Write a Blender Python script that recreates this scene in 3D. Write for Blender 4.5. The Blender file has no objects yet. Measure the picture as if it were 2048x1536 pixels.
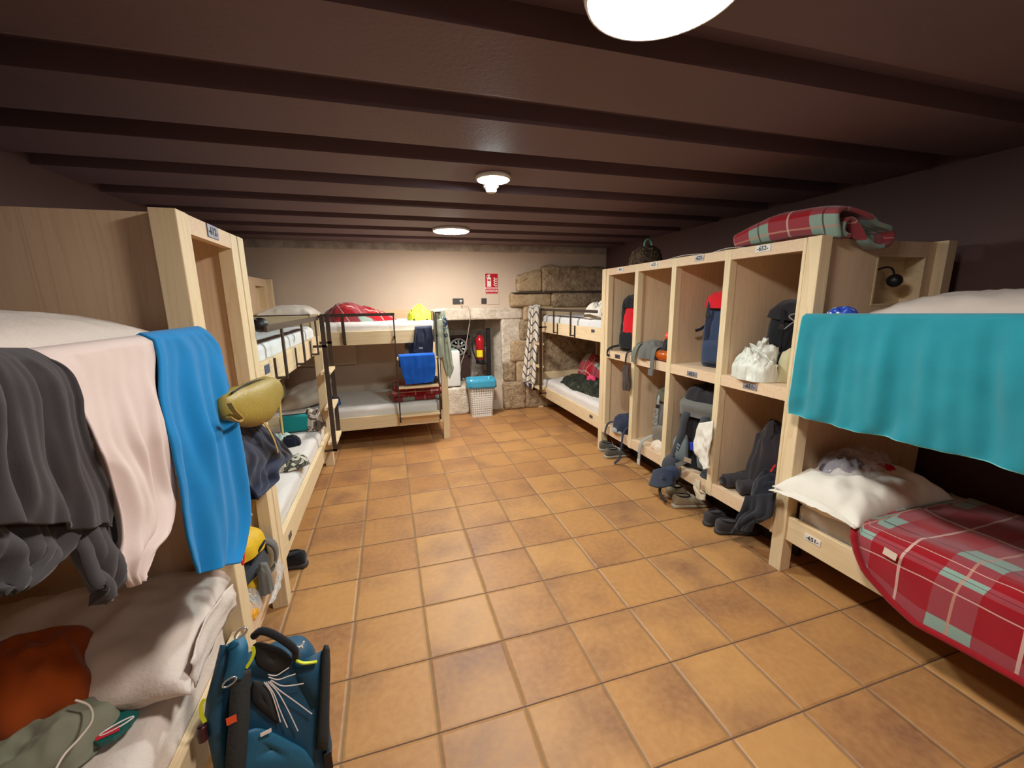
import bpy, bmesh, math, random
from mathutils import Vector, Matrix, noise
V = Vector
PI = math.pi
random.seed(7)
scene = bpy.context.scene
COL = scene.collection

# ---------------------------------------------------------------- camera
CAM = V((0.25852, -0.90843, 1.52634)); FPX = 820.64
ya, pi_, ro = -0.288943, -0.198024, 0.0148110
ROT = (Matrix.Rotation(ya, 3, 'Z') @ Matrix.Rotation(pi_, 3, 'X') @ Matrix.Rotation(ro, 3, 'Y'))
cam_d = bpy.data.cameras.new('camera'); cam = bpy.data.objects.new('camera', cam_d); COL.objects.link(cam)
cam_d.sensor_width = 36; cam_d.lens = 36 * FPX / 2048; cam_d.clip_start = .02
mr = Matrix((ROT.col[0], ROT.col[2], -ROT.col[1])).transposed()
cam.matrix_world = Matrix.Translation(CAM) @ mr.to_4x4()
scene.camera = cam

def at(u, v, ax, val):
    d = ROT @ V(((u - 1024) / FPX, 1, -(v - 768) / FPX))
    return CAM + d * ((val - CAM[ax]) / d[ax])

# ---------------------------------------------------------------- light and exposure
scene.view_settings.view_transform = 'Standard'; scene.view_settings.look = 'None'
scene.view_settings.gamma = 1; scene.view_settings.use_curve_mapping = False
scene.view_settings.exposure = 0.62
w = bpy.data.worlds.new('world'); scene.world = w; w.use_nodes = True
w.node_tree.nodes['Background'].inputs[0].default_value = (.9, .85, .9, 1)
w.node_tree.nodes['Background'].inputs[1].default_value = 0.12
LAMP_NEAR, LAMP_FAR, LAMP_COOL, LAMP_FILL = 80.0, 122.0, 270.0, 24.0

# ---------------------------------------------------------------- room numbers
XR, XL = 2.29, -.335          # bed fronts, right and left of the aisle
WL, WR, WB, WF = -1.45, 3.40, 4.70, -3.2
ZC, ZLIP = 2.33, 2.262

# ---------------------------------------------------------------- materials
def lin(c):
    r = []
    for x in c:
        x /= 255.
        r.append(x / 12.92 if x <= .04045 else ((x + .055) / 1.055) ** 2.4)
    return (*r, 1)
MATS = {}
def base_mat(name):
    m = bpy.data.materials.new(name); m.use_nodes = True
    nt = m.node_tree
    return m, nt, nt.nodes['Principled BSDF']
def nd(nt, t, **k):
    n = nt.nodes.new(t)
    for a, b in k.items(): setattr(n, a, b)
    return n
def lk(nt, a, b): nt.links.new(a, b)
def mth(nt, op, a, b=None, c=None):
    n = nd(nt, 'ShaderNodeMath', operation=op)
    for i, x in enumerate((a, b, c)):
        if x is None: continue
        if isinstance(x, (int, float)): n.inputs[i].default_value = x
        else: lk(nt, x, n.inputs[i])
    return n.outputs[0]
def mixc(nt, f, a, b):
    n = nd(nt, 'ShaderNodeMix', data_type='RGBA')
    for s, x in ((0, f), (6, a), (7, b)):
        if isinstance(x, (int, float)): n.inputs[s].default_value = x
        elif isinstance(x, tuple): n.inputs[s].default_value = x
        else: lk(nt, x, n.inputs[s])
    return n.outputs[2]
def sc(c, k): return (min(1, c[0] * k), min(1, c[1] * k), min(1, c[2] * k), 1)
def bump(nt, p, h, strength, dist=.01):
    b = nd(nt, 'ShaderNodeBump'); b.inputs['Strength'].default_value = strength; b.inputs['Distance'].default_value = dist
    lk(nt, h, b.inputs['Height']); lk(nt, b.outputs[0], p.inputs['Normal'])
def plain(name, col, rough=.7, var=.12, scale=8, bmp=0, bscale=120, metal=0, sheen=0, spec=None, trans=0, alpha=1, coat=0):
    if name in MATS: return MATS[name]
    m, nt, p = base_mat(name); c = lin(col)
    tc = nd(nt, 'ShaderNodeTexCoord')
    nz = nd(nt, 'ShaderNodeTexNoise'); nz.inputs['Scale'].default_value = scale; nz.inputs['Detail'].default_value = 5
    lk(nt, tc.outputs['Object'], nz.inputs['Vector'])
    lk(nt, mixc(nt, nz.outputs[0], sc(c, 1 - var), sc(c, 1 + var)), p.inputs['Base Color'])
    p.inputs['Roughness'].default_value = rough; p.inputs['Metallic'].default_value = metal
    if spec is not None: p.inputs['Specular IOR Level'].default_value = spec
    if sheen: p.inputs['Sheen Weight'].default_value = sheen
    if trans: p.inputs['Transmission Weight'].default_value = trans
    if coat: p.inputs['Coat Weight'].default_value = coat
    p.inputs['Alpha'].default_value = alpha
    if bmp:
        n2 = nd(nt, 'ShaderNodeTexNoise'); n2.inputs['Scale'].default_value = bscale; n2.inputs['Detail'].default_value = 3
        lk(nt, tc.outputs['Object'], n2.inputs['Vector']); bump(nt, p, n2.outputs[0], bmp, .01 if bscale < 150 else .0025)
    MATS[name] = m; return m
def fab(name, col, var=.16, bscale=420, bmp=.14, rough=.92, sheen=.15): return plain(name, col, rough, var, 14, bmp, bscale, 0, sheen, .2)
def wood(axis, tone=(232, 212, 176), dark=(210, 182, 138), key='wood'):
    name = f'{key}_{axis}'
    if name in MATS: return MATS[name]
    m, nt, p = base_mat(name)
    tc = nd(nt, 'ShaderNodeTexCoord'); mp = nd(nt, 'ShaderNodeMapping')
    s = [9, 9, 9]; s['xyz'.index(axis)] = .55
    mp.inputs['Scale'].default_value = s; lk(nt, tc.outputs['Object'], mp.inputs['Vector'])
    nz = nd(nt, 'ShaderNodeTexNoise'); nz.inputs['Scale'].default_value = 1.1; nz.inputs['Detail'].default_value = 2; nz.inputs['Distortion'].default_value = .3
    lk(nt, mp.outputs[0], nz.inputs['Vector'])
    rings = mth(nt, 'FRACT', mth(nt, 'MULTIPLY', nz.outputs[0], 11))
    n2 = nd(nt, 'ShaderNodeTexNoise'); n2.inputs['Scale'].default_value = 9; n2.inputs['Detail'].default_value = 6
    lk(nt, mp.outputs[0], n2.inputs['Vector'])
    f = mth(nt, 'ADD', mth(nt, 'MULTIPLY', mth(nt, 'POWER', rings, 3), .42), mth(nt, 'MULTIPLY', n2.outputs[0], .55))
    lk(nt, mixc(nt, f, lin(tone), lin(dark)), p.inputs['Base Color'])
    p.inputs['Roughness'].default_value = .5; p.inputs['Specular IOR Level'].default_value = .3
    bump(nt, p, f, .12, .004)
    MATS[name] = m; return m
def plaid(name='plaid_fleece', P=.36):
    if name in MATS: return MATS[name]
    m, nt, p = base_mat(name)
    uv = nd(nt, 'ShaderNodeTexCoord'); sp = nd(nt, 'ShaderNodeSeparateXYZ'); lk(nt, uv.outputs['UV'], sp.inputs[0])
    red, mint = lin((158, 18, 30)), lin((142, 172, 160))
    cols = []
    fr = []
    for i in (0, 1):
        f = mth(nt, 'FRACT', mth(nt, 'DIVIDE', sp.outputs[i], P)); fr.append(f)
        cols.append(mth(nt, 'LESS_THAN', f, .36))
    s = mth(nt, 'ADD', cols[0], cols[1])
    rose = lin((158, 66, 74))
    c = mixc(nt, mth(nt, 'GREATER_THAN', s, .5), red, rose)
    c = mixc(nt, mth(nt, 'GREATER_THAN', s, 1.5), c, mint)
    for i in (0, 1):
        l1 = mth(nt, 'COMPARE', fr[i], .68, .014)
        c = mixc(nt, mth(nt, 'MULTIPLY', l1, .8), c, lin((222, 190, 178)))
        l2 = mth(nt, 'COMPARE', fr[i], .18, .012)
        c = mixc(nt, mth(nt, 'MULTIPLY', l2, .8), c, lin((60, 30, 34)) if i else lin((200, 150, 130)))
    nz = nd(nt, 'ShaderNodeTexNoise'); nz.inputs['Scale'].default_value = 300; lk(nt, uv.outputs['Object'], nz.inputs['Vector'])
    c = mixc(nt, mth(nt, 'MULTIPLY', nz.outputs[0], .25), c, lin((90, 20, 30)))
    lk(nt, c, p.inputs['Base Color']); p.inputs['Roughness'].default_value = .95
    p.inputs['Sheen Weight'].default_value = .3; p.inputs['Specular IOR Level'].default_value = .1
    bump(nt, p, nz.outputs[0], .25, .0015)
    MATS[name] = m; return m
def spots(name, a, b, c3, scale=14, thr=.52, thr2=.62, rough=.9, uvc='Object'):
    """patches of three colours (camouflage, prints, patterned sheets)"""
    if name in MATS: return MATS[name]
    m, nt, p = base_mat(name)
    tc = nd(nt, 'ShaderNodeTexCoord'); nz = nd(nt, 'ShaderNodeTexNoise'); nz.inputs['Scale'].default_value = scale; nz.inputs['Detail'].default_value = 3; nz.inputs['Distortion'].default_value = .8
    lk(nt, tc.outputs[uvc], nz.inputs['Vector'])
    c = mixc(nt, mth(nt, 'GREATER_THAN', nz.outputs[0], thr), lin(a), lin(b))
    c = mixc(nt, mth(nt, 'GREATER_THAN', nz.outputs[0], thr2), c, lin(c3))
    lk(nt, c, p.inputs['Base Color']); p.inputs['Roughness'].default_value = rough; p.inputs['Specular IOR Level'].default_value = .2
    bump(nt, p, nz.outputs[0], .3); MATS[name] = m; return m
def tiles(name='terracotta_tiles', T=.33):
    m, nt, p = base_mat(name)
    g = nd(nt, 'ShaderNodeNewGeometry'); sp = nd(nt, 'ShaderNodeSeparateXYZ'); lk(nt, g.outputs['Position'], sp.inputs[0])
    fr, fl = [], []
    wob = nd(nt, 'ShaderNodeTexNoise'); wob.inputs['Scale'].default_value = 6; lk(nt, g.outputs['Position'], wob.inputs['Vector'])
    wb = mth(nt, 'MULTIPLY', mth(nt, 'SUBTRACT', wob.outputs[0], .5), .006)
    for i in (0, 1):
        x = mth(nt, 'DIVIDE', mth(nt, 'ADD', sp.outputs[i], wb), T)
        fr.append(mth(nt, 'FRACT', x)); fl.append(mth(nt, 'FLOOR', x))
    def edge(f): return mth(nt, 'MULTIPLY', mth(nt, 'MINIMUM', f, mth(nt, 'SUBTRACT', 1, f)), T)
    ex, ey = edge(fr[0]), edge(fr[1])
    gx = mth(nt, 'LESS_THAN', ex, .0043); gy = mth(nt, 'LESS_THAN', ey, .003)
    e = mth(nt, 'MINIMUM', ex, ey)
    cv = nd(nt, 'ShaderNodeCombineXYZ'); lk(nt, fl[0], cv.inputs[0]); lk(nt, fl[1], cv.inputs[1])
    wn = nd(nt, 'ShaderNodeTexWhiteNoise'); lk(nt, cv.outputs[0], wn.inputs['Vector'])
    # kiln flashing: every tile samples its own patch of noise
    off = nd(nt, 'ShaderNodeVectorMath', operation='SCALE'); off.inputs[3].default_value = 37; lk(nt, wn.outputs['Color'], off.inputs[0])
    ad = nd(nt, 'ShaderNodeVectorMath', operation='ADD'); lk(nt, off.outputs[0], ad.inputs[0]); lk(nt, g.outputs['Position'], ad.inputs[1])
    fz = nd(nt, 'ShaderNodeTexNoise'); fz.inputs['Scale'].default_value = 2.6; fz.inputs['Detail'].default_value = 2; lk(nt, ad.outputs[0], fz.inputs['Vector'])
    sm = nd(nt, 'ShaderNodeTexNoise'); sm.inputs['Scale'].default_value = 34; sm.inputs['Detail'].default_value = 6; lk(nt, g.outputs['Position'], sm.inputs['Vector'])
    r1 = nd(nt, 'ShaderNodeMapRange'); r1.inputs[1].default_value = .46; r1.inputs[2].default_value = .74; lk(nt, fz.outputs[0], r1.inputs[0])
    c = mixc(nt, wn.outputs['Value'], lin((180, 132, 80)), lin((160, 111, 67)))
    c = mixc(nt, mth(nt, 'MULTIPLY', r1.outputs[0], .75), c, lin((112, 74, 60)))
    c = mixc(nt, mth(nt, 'MULTIPLY', mth(nt, 'SUBTRACT', sm.outputs[0], .35), .55), c, lin((214, 168, 108)))
    g2 = mth(nt, 'MAXIMUM', gx, gy)
    c = mixc(nt, gx, c, lin((140, 112, 84))); c = mixc(nt, gy, c, lin((96, 70, 52)))
    lk(nt, c, p.inputs['Base Color'])
    p.inputs['Roughness'].default_value = .42; p.inputs['Specular IOR Level'].default_value = .35
    r2 = nd(nt, 'ShaderNodeMapRange'); r2.inputs[1].default_value = .002; r2.inputs[2].default_value = .012; lk(nt, e, r2.inputs[0])
    h = mth(nt, 'ADD', r2.outputs[0], mth(nt, 'MULTIPLY', sm.outputs[0], .12)); bump(nt, p, h, .7, .006)
    rr = mth(nt, 'ADD', .36, mth(nt, 'MULTIPLY', sm.outputs[0], .2)); lk(nt, mth(nt, 'MAXIMUM', rr, mth(nt, 'MULTIPLY', g2, .9)), p.inputs['Roughness'])
    return m
def stone_mat(name, a, b, pit=.5, scale=11):
    if name in MATS: return MATS[name]
    m, nt, p = base_mat(name)
    tc = nd(nt, 'ShaderNodeTexCoord')
    n1 = nd(nt, 'ShaderNodeTexNoise'); n1.inputs['Scale'].default_value = scale; n1.inputs['Detail'].default_value = 8; n1.inputs['Roughness'].default_value = .7
    n2 = nd(nt, 'ShaderNodeTexNoise'); n2.inputs['Scale'].default_value = 45; n2.inputs['Detail'].default_value = 4
    for n in (n1, n2): lk(nt, tc.outputs['Object'], n.inputs['Vector'])
    r = nd(nt, 'ShaderNodeMapRange'); r.inputs[1].default_value = .35; r.inputs[2].default_value = .65; lk(nt, n1.outputs[0], r.inputs[0])
    c = mixc(nt, r.outputs[0], lin(b), lin(a))
    r2 = nd(nt, 'ShaderNodeMapRange'); r2.inputs[1].default_value = .42; r2.inputs[2].default_value = .3; lk(nt, n2.outputs[0], r2.inputs[0])
    c = mixc(nt, mth(nt, 'MULTIPLY', r2.outputs[0], pit), c, sc(lin(b), .35))
    lk(nt, c, p.inputs['Base Color']); p.inputs['Roughness'].default_value = .95
    bump(nt, p, mth(nt, 'ADD', n1.outputs[0], mth(nt, 'MULTIPLY', n2.outputs[0], .6)), .9, .02)
    MATS[name] = m; return m
def glow(name, col, k):
    m, nt, p = base_mat(name)
    p.inputs['Base Color'].default_value = (.9, .9, .9, 1); p.inputs['Emission Color'].default_value = (*col, 1); p.inputs['Emission Strength'].default_value = k
    return m
def film(name, col, alpha=.35, rough=.15):
    """thin clear plastic film"""
    if name in MATS: return MATS[name]
    m, nt, p = base_mat(name)
    p.inputs['Base Color'].default_value = lin(col); p.inputs['Roughness'].default_value = rough
    tc = nd(nt, 'ShaderNodeTexCoord'); nz = nd(nt, 'ShaderNodeTexNoise'); nz.inputs['Scale'].default_value = 30; nz.inputs['Detail'].default_value = 3
    lk(nt, tc.outputs['Object'], nz.inputs['Vector'])
    lk(nt, mth(nt, 'ADD', alpha * .6, mth(nt, 'MULTIPLY', nz.outputs[0], alpha * .8)), p.inputs['Alpha'])
    bump(nt, p, nz.outputs[0], .6, .01); p.inputs['Specular IOR Level'].default_value = .8
    MATS[name] = m; return m
def leaf_holes(name='white_pierced_plastic'):
    if name in MATS: return MATS[name]
    m, nt, p = base_mat(name)
    tc = nd(nt, 'ShaderNodeTexCoord'); sp = nd(nt, 'ShaderNodeSeparateXYZ'); lk(nt, tc.outputs['UV'], sp.inputs[0])
    u, v = sp.outputs[0], sp.outputs[1]
    cu = mth(nt, 'DIVIDE', u, .034); cvv = mth(nt, 'DIVIDE', v, .031)
    side = mth(nt, 'SUBTRACT', mth(nt, 'MULTIPLY', mth(nt, 'MODULO', mth(nt, 'FLOOR', cu), 2), 2), 1)
    fx = mth(nt, 'SUBTRACT', mth(nt, 'FRACT', cu), .5); fy = mth(nt, 'SUBTRACT', mth(nt, 'FRACT', cvv), .5)
    a = mth(nt, 'ADD', mth(nt, 'MULTIPLY', fx, .82), mth(nt, 'MULTIPLY', mth(nt, 'MULTIPLY', fy, side), .57))
    b = mth(nt, 'SUBTRACT', mth(nt, 'MULTIPLY', fy, .82), mth(nt, 'MULTIPLY', mth(nt, 'MULTIPLY', fx, side), .57))
    leaf = mth(nt, 'LESS_THAN', mth(nt, 'ADD', mth(nt, 'ABSOLUTE', mth(nt, 'MULTIPLY', b, 2.6)), mth(nt, 'MULTIPLY', mth(nt, 'POWER', mth(nt, 'ABSOLUTE', a), 2), 2.6)), .46)
    inside = mth(nt, 'MULTIPLY', mth(nt, 'GREATER_THAN', v, .03), mth(nt, 'LESS_THAN', v, .475))
    inu = mth(nt, 'LESS_THAN', mth(nt, 'ABSOLUTE', u), 2)
    lk(nt, mth(nt, 'SUBTRACT', 1, mth(nt, 'MULTIPLY', leaf, mth(nt, 'MULTIPLY', inside, inu))), p.inputs['Alpha'])
    p.inputs['Base Color'].default_value = lin((225, 222, 215)); p.inputs['Roughness'].default_value = .4
    MATS[name] = m; return m

# ---------------------------------------------------------------- object helpers
BASE = {}
def thing(name, label, cat, loc, group=None, kind=None):
    o = bpy.data.objects.new(name, None); COL.objects.link(o); o.empty_display_size = .05
    o.location = V(loc); BASE[o.name] = V(loc); tag(o, label, cat, group, kind); return o
def tag(o, label=None, cat=None, group=None, kind=None):
    if label: o['label'] = label
    if cat: o['category'] = cat
    if group: o['group'] = group
    if kind: o['kind'] = kind
    return o
def put(name, bm, mat, parent=None, smooth=False, solid=0, sub=0, label=None, autos=None):
    """link a bmesh (world coordinates) as one mesh object; its origin goes to its parent's base or its own foot"""
    me = bpy.data.meshes.new(name)
    if parent is not None: b = BASE[parent.name]
    else:
        xs = [v.co for v in bm.verts]
        b = V(((min(c.x for c in xs) + max(c.x for c in xs)) / 2, (min(c.y for c in xs) + max(c.y for c in xs)) / 2, min(c.z for c in xs)))
    bm.transform(Matrix.Translation(-b))
    bm.to_mesh(me); bm.free(); me.materials.append(mat)
    if smooth:
        for f in me.polygons: f.use_smooth = True
    o = bpy.data.objects.new(name, me); COL.objects.link(o)
    if parent is not None: o.parent = parent
    else: o.location = b
    BASE[o.name] = b
    if solid:
        s = o.modifiers.new('thickness', 'SOLIDIFY'); s.thickness = solid; s.offset = 0
    if sub:
        s = o.modifiers.new('smooth', 'SUBSURF'); s.levels = sub; s.render_levels = sub
    if label: o['label'] = label
    return o
def B(): return bmesh.new()
def box(bm, a, b, bev=0, seg=2):
    lo = [min(a[i], b[i]) for i in range(3)]; hi = [max(a[i], b[i]) for i in range(3)]
    vs = [bm.verts.new((x, y, z)) for x in (lo[0], hi[0]) for y in (lo[1], hi[1]) for z in (lo[2], hi[2])]
    fs = [bm.faces.new([vs[i] for i in q]) for q in ((0, 1, 3, 2), (4, 6, 7, 5), (0, 4, 5, 1), (2, 3, 7, 6), (0, 2, 6, 4), (1, 5, 7, 3))]
    if bev:
        es = list({e for f in fs for e in f.edges})
        bmesh.ops.bevel(bm, geom=es, offset=bev, segments=seg, affect='EDGES', profile=.5)
    return vs
def obox(bm, c, ax, ay, az, hx, hy, hz, bev=0):
    """oriented box"""
    t = B(); box(t, (-hx, -hy, -hz), (hx, hy, hz), bev)
    M = Matrix((V(ax).normalized(), V(ay).normalized(), V(az).normalized())).transposed().to_4x4(); M.translation = V(c)
    t.transform(M); merge(bm, t)
def merge(bm, t):
    me = bpy.data.meshes.new('tmp'); t.to_mesh(me); t.free(); bm.from_mesh(me); bpy.data.meshes.remove(me)
def cat_rom(pts, n):
    """n samples along a smooth curve through the points (tuples of any length)"""
    P = [tuple(p) for p in pts]; m = len(P) - 1; out = []
    for k in range(n):
        t = k / (n - 1) * m; i = min(int(t), m - 1); f = t - i
        p0, p1, p2, p3 = P[max(i - 1, 0)], P[i], P[i + 1], P[min(i + 2, m)]
        out.append(tuple(.5 * (2 * b + (c - a) * f + (2 * a - 5 * b + 4 * c - d) * f * f + (3 * b - a - 3 * c + d) * f ** 3) for a, b, c, d in zip(p0, p1, p2, p3)))
    return out
def grid(bm, rows, closed=False, uv=None, cap=False):
    vv = [[bm.verts.new(p) for p in r] for r in rows]
    lay = bm.loops.layers.uv.verify() if uv else None
    nr, nc = len(rows), len(rows[0])
    for i in range(nr - 1):
        for j in range(nc if closed else nc - 1):
            k = (j + 1) % nc
            f = bm.faces.new((vv[i][j], vv[i][k], vv[i + 1][k], vv[i + 1][j]))
            if uv:
                for l, (a, b) in zip(f.loops, ((i, j), (i, k), (i + 1, k), (i + 1, j))): l[lay].uv = uv[a][b]
    if cap and closed:
        bm.faces.new(list(reversed(vv[0]))); bm.faces.new(vv[-1])
    return vv
def tube(bm, pts, r, k=8, n=None, cap=True):
    pts = [V(p) for p in (cat_rom(pts, n) if n else pts)]
    rows = []; up = V((0, 0, 1))
    for i, p in enumerate(pts):
        t = (pts[min(i + 1, len(pts) - 1)] - pts[max(i - 1, 0)]).normalized()
        a = t.cross(up)
        if a.length < .15: a = t.cross(V((1, 0, 0)))
        a.normalize(); b = a.cross(t); rr = r[i] if isinstance(r, (list, tuple)) else r
        rows.append([p + a * math.cos(2 * PI * j / k) * rr + b * math.sin(2 * PI * j / k) * rr for j in range(k)])
    grid(bm, rows, True, cap=cap)
def ribbon(bm, pts, wd, th, side=None, n=None):
    """a strap: flat band along the points, its width along 'side'"""
    pts = [V(p) for p in (cat_rom(pts, n) if n else pts)]; rows = []
    for i, p in enumerate(pts):
        t = (pts[min(i + 1, len(pts) - 1)] - pts[max(i - 1, 0)]).normalized()
        s = V(side) if side else t.cross(V((0, 0, 1)))
        s = (s - t * s.dot(t)); s.normalize(); nn = s.cross(t)
        rows.append([p + s * wd / 2 + nn * th / 2, p - s * wd / 2 + nn * th / 2, p - s * wd / 2 - nn * th / 2, p + s * wd / 2 - nn * th / 2])
    grid(bm, rows, True, cap=True)
def crease(p, f, seed=0):
    q = V(p) * f + V((seed * 3.7, seed * 1.3, seed * 7.1))
    return (1 - abs(noise.noise(q)) * 2.2) * .6 + noise.noise(q * 2.3) * .4
def lathe(bm, c, prof, k=24, axis='z'):
    rows = []
    for r, h in prof:
        ring = []
        for j in range(k):
            a = 2 * PI * j / k; x, y = max(r, .0004) * math.cos(a), max(r, .0004) * math.sin(a)
            q = {'z': (x, y, h), 'y': (x, h, -y), 'x': (h, x, y)}[axis]
            ring.append(V(c) + V(q))
        rows.append(ring)
    grid(bm, rows, True, cap=True)
def sack(secs, M=None, k=28, steps=26, rough=0, fr=9, seed=0):
    """lofted soft body: sections (z, cx, cy, rx, ry, squareness)"""
    bm = B(); rows = []
    for z, cx, cy, rx, ry, n in cat_rom(secs, steps):
        rx, ry, n = max(rx, .003), max(ry, .003), max(n, 1.2); ring = []
        for j in range(k):
            a = 2 * PI * j / k; c, s = math.cos(a), math.sin(a)
            x = cx + rx * math.copysign(abs(c) ** (2 / n), c); y = cy + ry * math.copysign(abs(s) ** (2 / n), s)
            p = V((x, y, z))
            if rough:
                d = V((c, s, 0)) * crease(p, fr, seed) * rough; p += d
            ring.append(p)
        rows.append(ring)
    grid(bm, rows, True, cap=True)
    if M: bm.transform(M)
    return bm
def frame(o, yaw=0, pitch=0, roll=0):
    return Matrix.Translation(V(o)) @ Matrix.Rotation(yaw, 4, 'Z') @ Matrix.Rotation(pitch, 4, 'X') @ Matrix.Rotation(roll, 4, 'Y')
def heap(c, sx, sy, h, yaw=0, seed=0, n=44, rough=.25, f=9, sq=2.6, tilt=0, flat=.5, uvs=False, jit=0):
    """crumpled cloth lying on something: closed mound with creases"""
    bm = B(); top, bot, uv = [], [], []
    for i in range(n):
        r1, r2, ru = [], [], []
        for j in range(n):
            u, v = 2 * i / (n - 1) - 1, 2 * j / (n - 1) - 1
            x, y = u * math.sqrt(1 - v * v * .44), v * math.sqrt(1 - u * u * .44)
            m = min(1, (abs(u) ** 5 + abs(v) ** 5) ** .2) if max(abs(u), abs(v)) < .999 else 1
            wob = 1 + .16 * noise.noise(V((x * 2.1 + seed * 5, y * 2.1, seed))) * m
            px, py = x * wob * sx, y * wob * sy
            prof = max(0, 1 - m ** sq) ** flat
            cr = .55 * crease((px, py, 0), f * .7, seed) + .45 * crease((px, py, .3), f * 2, seed + 1)
            z = h * prof * (1 + tilt * x) * max(.2, 1 + rough * max(-1, min(.5, cr)))
            pt = V((px, py, max(z, .001 if prof <= 0 else .004)))
            if jit and prof > 0: q = pt.copy(); pt += V([noise.noise(q * f + V((seed + 9.3 * k_, 3.1 * k_, 0))) * jit * prof + noise.noise(q * f * 2.7 + V((0, 5.7 * k_, 2.3 * k_))) * jit * .4 * prof for k_ in (0, 1, 2)])
            if pt.z < .001: pt.z = .001
            r1.append(pt); r2.append(V((px, py, 0))); ru.append((px + z * .6, py))
        top.append(r1); bot.append(r2); uv.append(ru)
    a = grid(bm, top, uv=uv if uvs else None); b = grid(bm, [list(reversed(r)) for r in bot])
    for v in b: v.reverse()
    rim = lambda g: [g[0][j] for j in range(n)] + [g[i][n - 1] for i in range(1, n)] + [g[n - 1][j] for j in range(n - 2, -1, -1)] + [g[i][0] for i in range(n - 2, 0, -1)]
    ra, rb = rim(a), rim(b)
    for i in range(len(ra)):
        k = (i + 1) % len(ra); bm.faces.new((ra[k], ra[i], rb[i], rb[k]))
    bm.transform(frame(c, yaw)); return bm
def cushion(M, wx, wy, h, seed=0, rough=.018, f=7, n=40, low=.55, p=2.6):
    bm = B(); top, bot = [], []
    for i in range(n):
        r1, r2 = [], []
        for j in range(n):
            u, v = 2 * i / (n - 1) - 1, 2 * j / (n - 1) - 1
            t = (max(0, 1 - abs(u) ** p) * max(0, 1 - abs(v) ** p)) ** .55
            pin = 1 - .09 * (1 - abs(u) ** 4) * abs(v) ** 3; pin2 = 1 - .07 * (1 - abs(v) ** 4) * abs(u) ** 3
            x, y = u * wx / 2 * pin2, v * wy / 2 * pin
            cr = rough * crease((x, y, .3), f, seed) * (t ** .4 if t > 0 else 0)
            rim = .006 * noise.noise(V((x * 18, y * 18, seed)))
            r1.append(V((x, y, h * (1 - low) * t + cr + rim + .004))); r2.append(V((x, y, -h * low * t * .9 + rim - .004)))
        top.append(r1); bot.append(r2)
    a = grid(bm, top); b = grid(bm, [list(reversed(r)) for r in bot])
    for v in b: v.reverse()
    rim = lambda g: [g[0][j] for j in range(n)] + [g[i][n - 1] for i in range(1, n)] + [g[n - 1][j] for j in range(n - 2, -1, -1)] + [g[i][0] for i in range(n - 2, 0, -1)]
    ra, rb = rim(a), rim(b)
    for i in range(len(ra)):
        k = (i + 1) % len(ra); bm.faces.new((ra[k], ra[i], rb[i], rb[k]))
    bm.transform(M); return bm
def slab(lo, hi, r=.04, amp=.006, f=6, seed=0, cuts=34):
    """mattress under a sheet: rounded box with wrinkles"""
    bm = B(); box(bm, (0, 0, 0), (1, 1, 1)); bmesh.ops.subdivide_edges(bm, edges=bm.edges[:], cuts=cuts, use_grid_fill=True)
    lo, hi = V(lo), V(hi)
    for v in bm.verts:
        p = V([lo[i] + (hi[i] - lo[i]) * v.co[i] for i in range(3)])
        q = V([min(max(p[i], lo[i] + r), hi[i] - r) for i in range(3)]); d = p - q
        if d.length > 1e-6:
            cand = d.normalized() * r
            p = q + cand
        if p.z > lo.z + .03:
            p.z += amp * crease(p, f, seed) * (1 if p.z > hi.z - .01 else .3)
            if p.z <= hi.z - .01: p += V((d.x, d.y, 0)).normalized() * amp * .4 * crease(p, f * 2, seed) if d.length > 1e-6 else V((0, 0, 0))
        v.co = p
    return bm
def drape(rows, ax, val, sgn, n_f=4, amp=.02, seed=0, over=.1, nu=46, nv=44, bar=.016, drift=.6, crs=.006, crf=9, hem=.01, sag=0):
    """cloth hung over a bar: front outline rows (uL,vL,uR,vR) seen on the plane ax=val; sgn = side the folds bulge to"""
    L = [at(r[0], r[1], ax, val) for r in rows]; R = [at(r[2], r[3], ax, val) for r in rows]
    Ls = [V(p) for p in cat_rom(L, nv)]; Rs = [V(p) for p in cat_rom(R, nv)]
    N = V((0, 0, 0)); N[ax] = sgn; out, uv = [], []
    wid = max((b - a).length for a, b in zip(Ls, Rs)); hgt = sum((Ls[i + 1] - Ls[i]).length for i in range(nv - 1))
    if over:
        for k, (dn, dz) in enumerate([(-2 * bar, -over), (-2 * bar, -over * .5), (-2 * bar, -.01), (-1.6 * bar, .008), (-bar, bar * .9), (-.4 * bar, .009)]):
            row, ru = [], []
            for j in range(nu):
                s = j / (nu - 1); p = Ls[0].lerp(Rs[0], s) + N * dn + V((0, 0, dz)); row.append(p)
                ru.append((s * wid, hgt + over + .05 - k * over / 5))
            out.append(row); uv.append(ru)
    for i in range(nv):
        t = i / (nv - 1); row, ru = [], []
        for j in range(nu):
            s = j / (nu - 1); p = Ls[i].lerp(Rs[i], s)
            ph = seed * 1.7 + drift * math.sin(t * 2.2 + seed) + .35 * noise.noise(V((s * 3, t * 2, seed)))
            wv = .55 * math.sin(2 * PI * (n_f * s + ph)) + .3 * math.sin(2 * PI * (n_f * 1.7 * s + ph * 1.3 + seed)) + .15 * math.sin(2 * PI * n_f * 3.1 * s + seed)
            e = min(1, t * 2.2 + .12)
            p += N * (amp * (1 + wv) * e + crs * crease((s * wid, t * hgt, .1), crf, seed) * min(1, t * 4) + .004)
            p.z += sag * 4 * s * (s - 1) * (1 - t) + hem * noise.noise(V((s * 5, seed, 2))) * t ** 3
            row.append(p); ru.append((s * wid, (1 - t) * hgt))
        out.append(row); uv.append(ru)
    bm = B(); grid(bm, out, uv=uv); return bm
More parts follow.
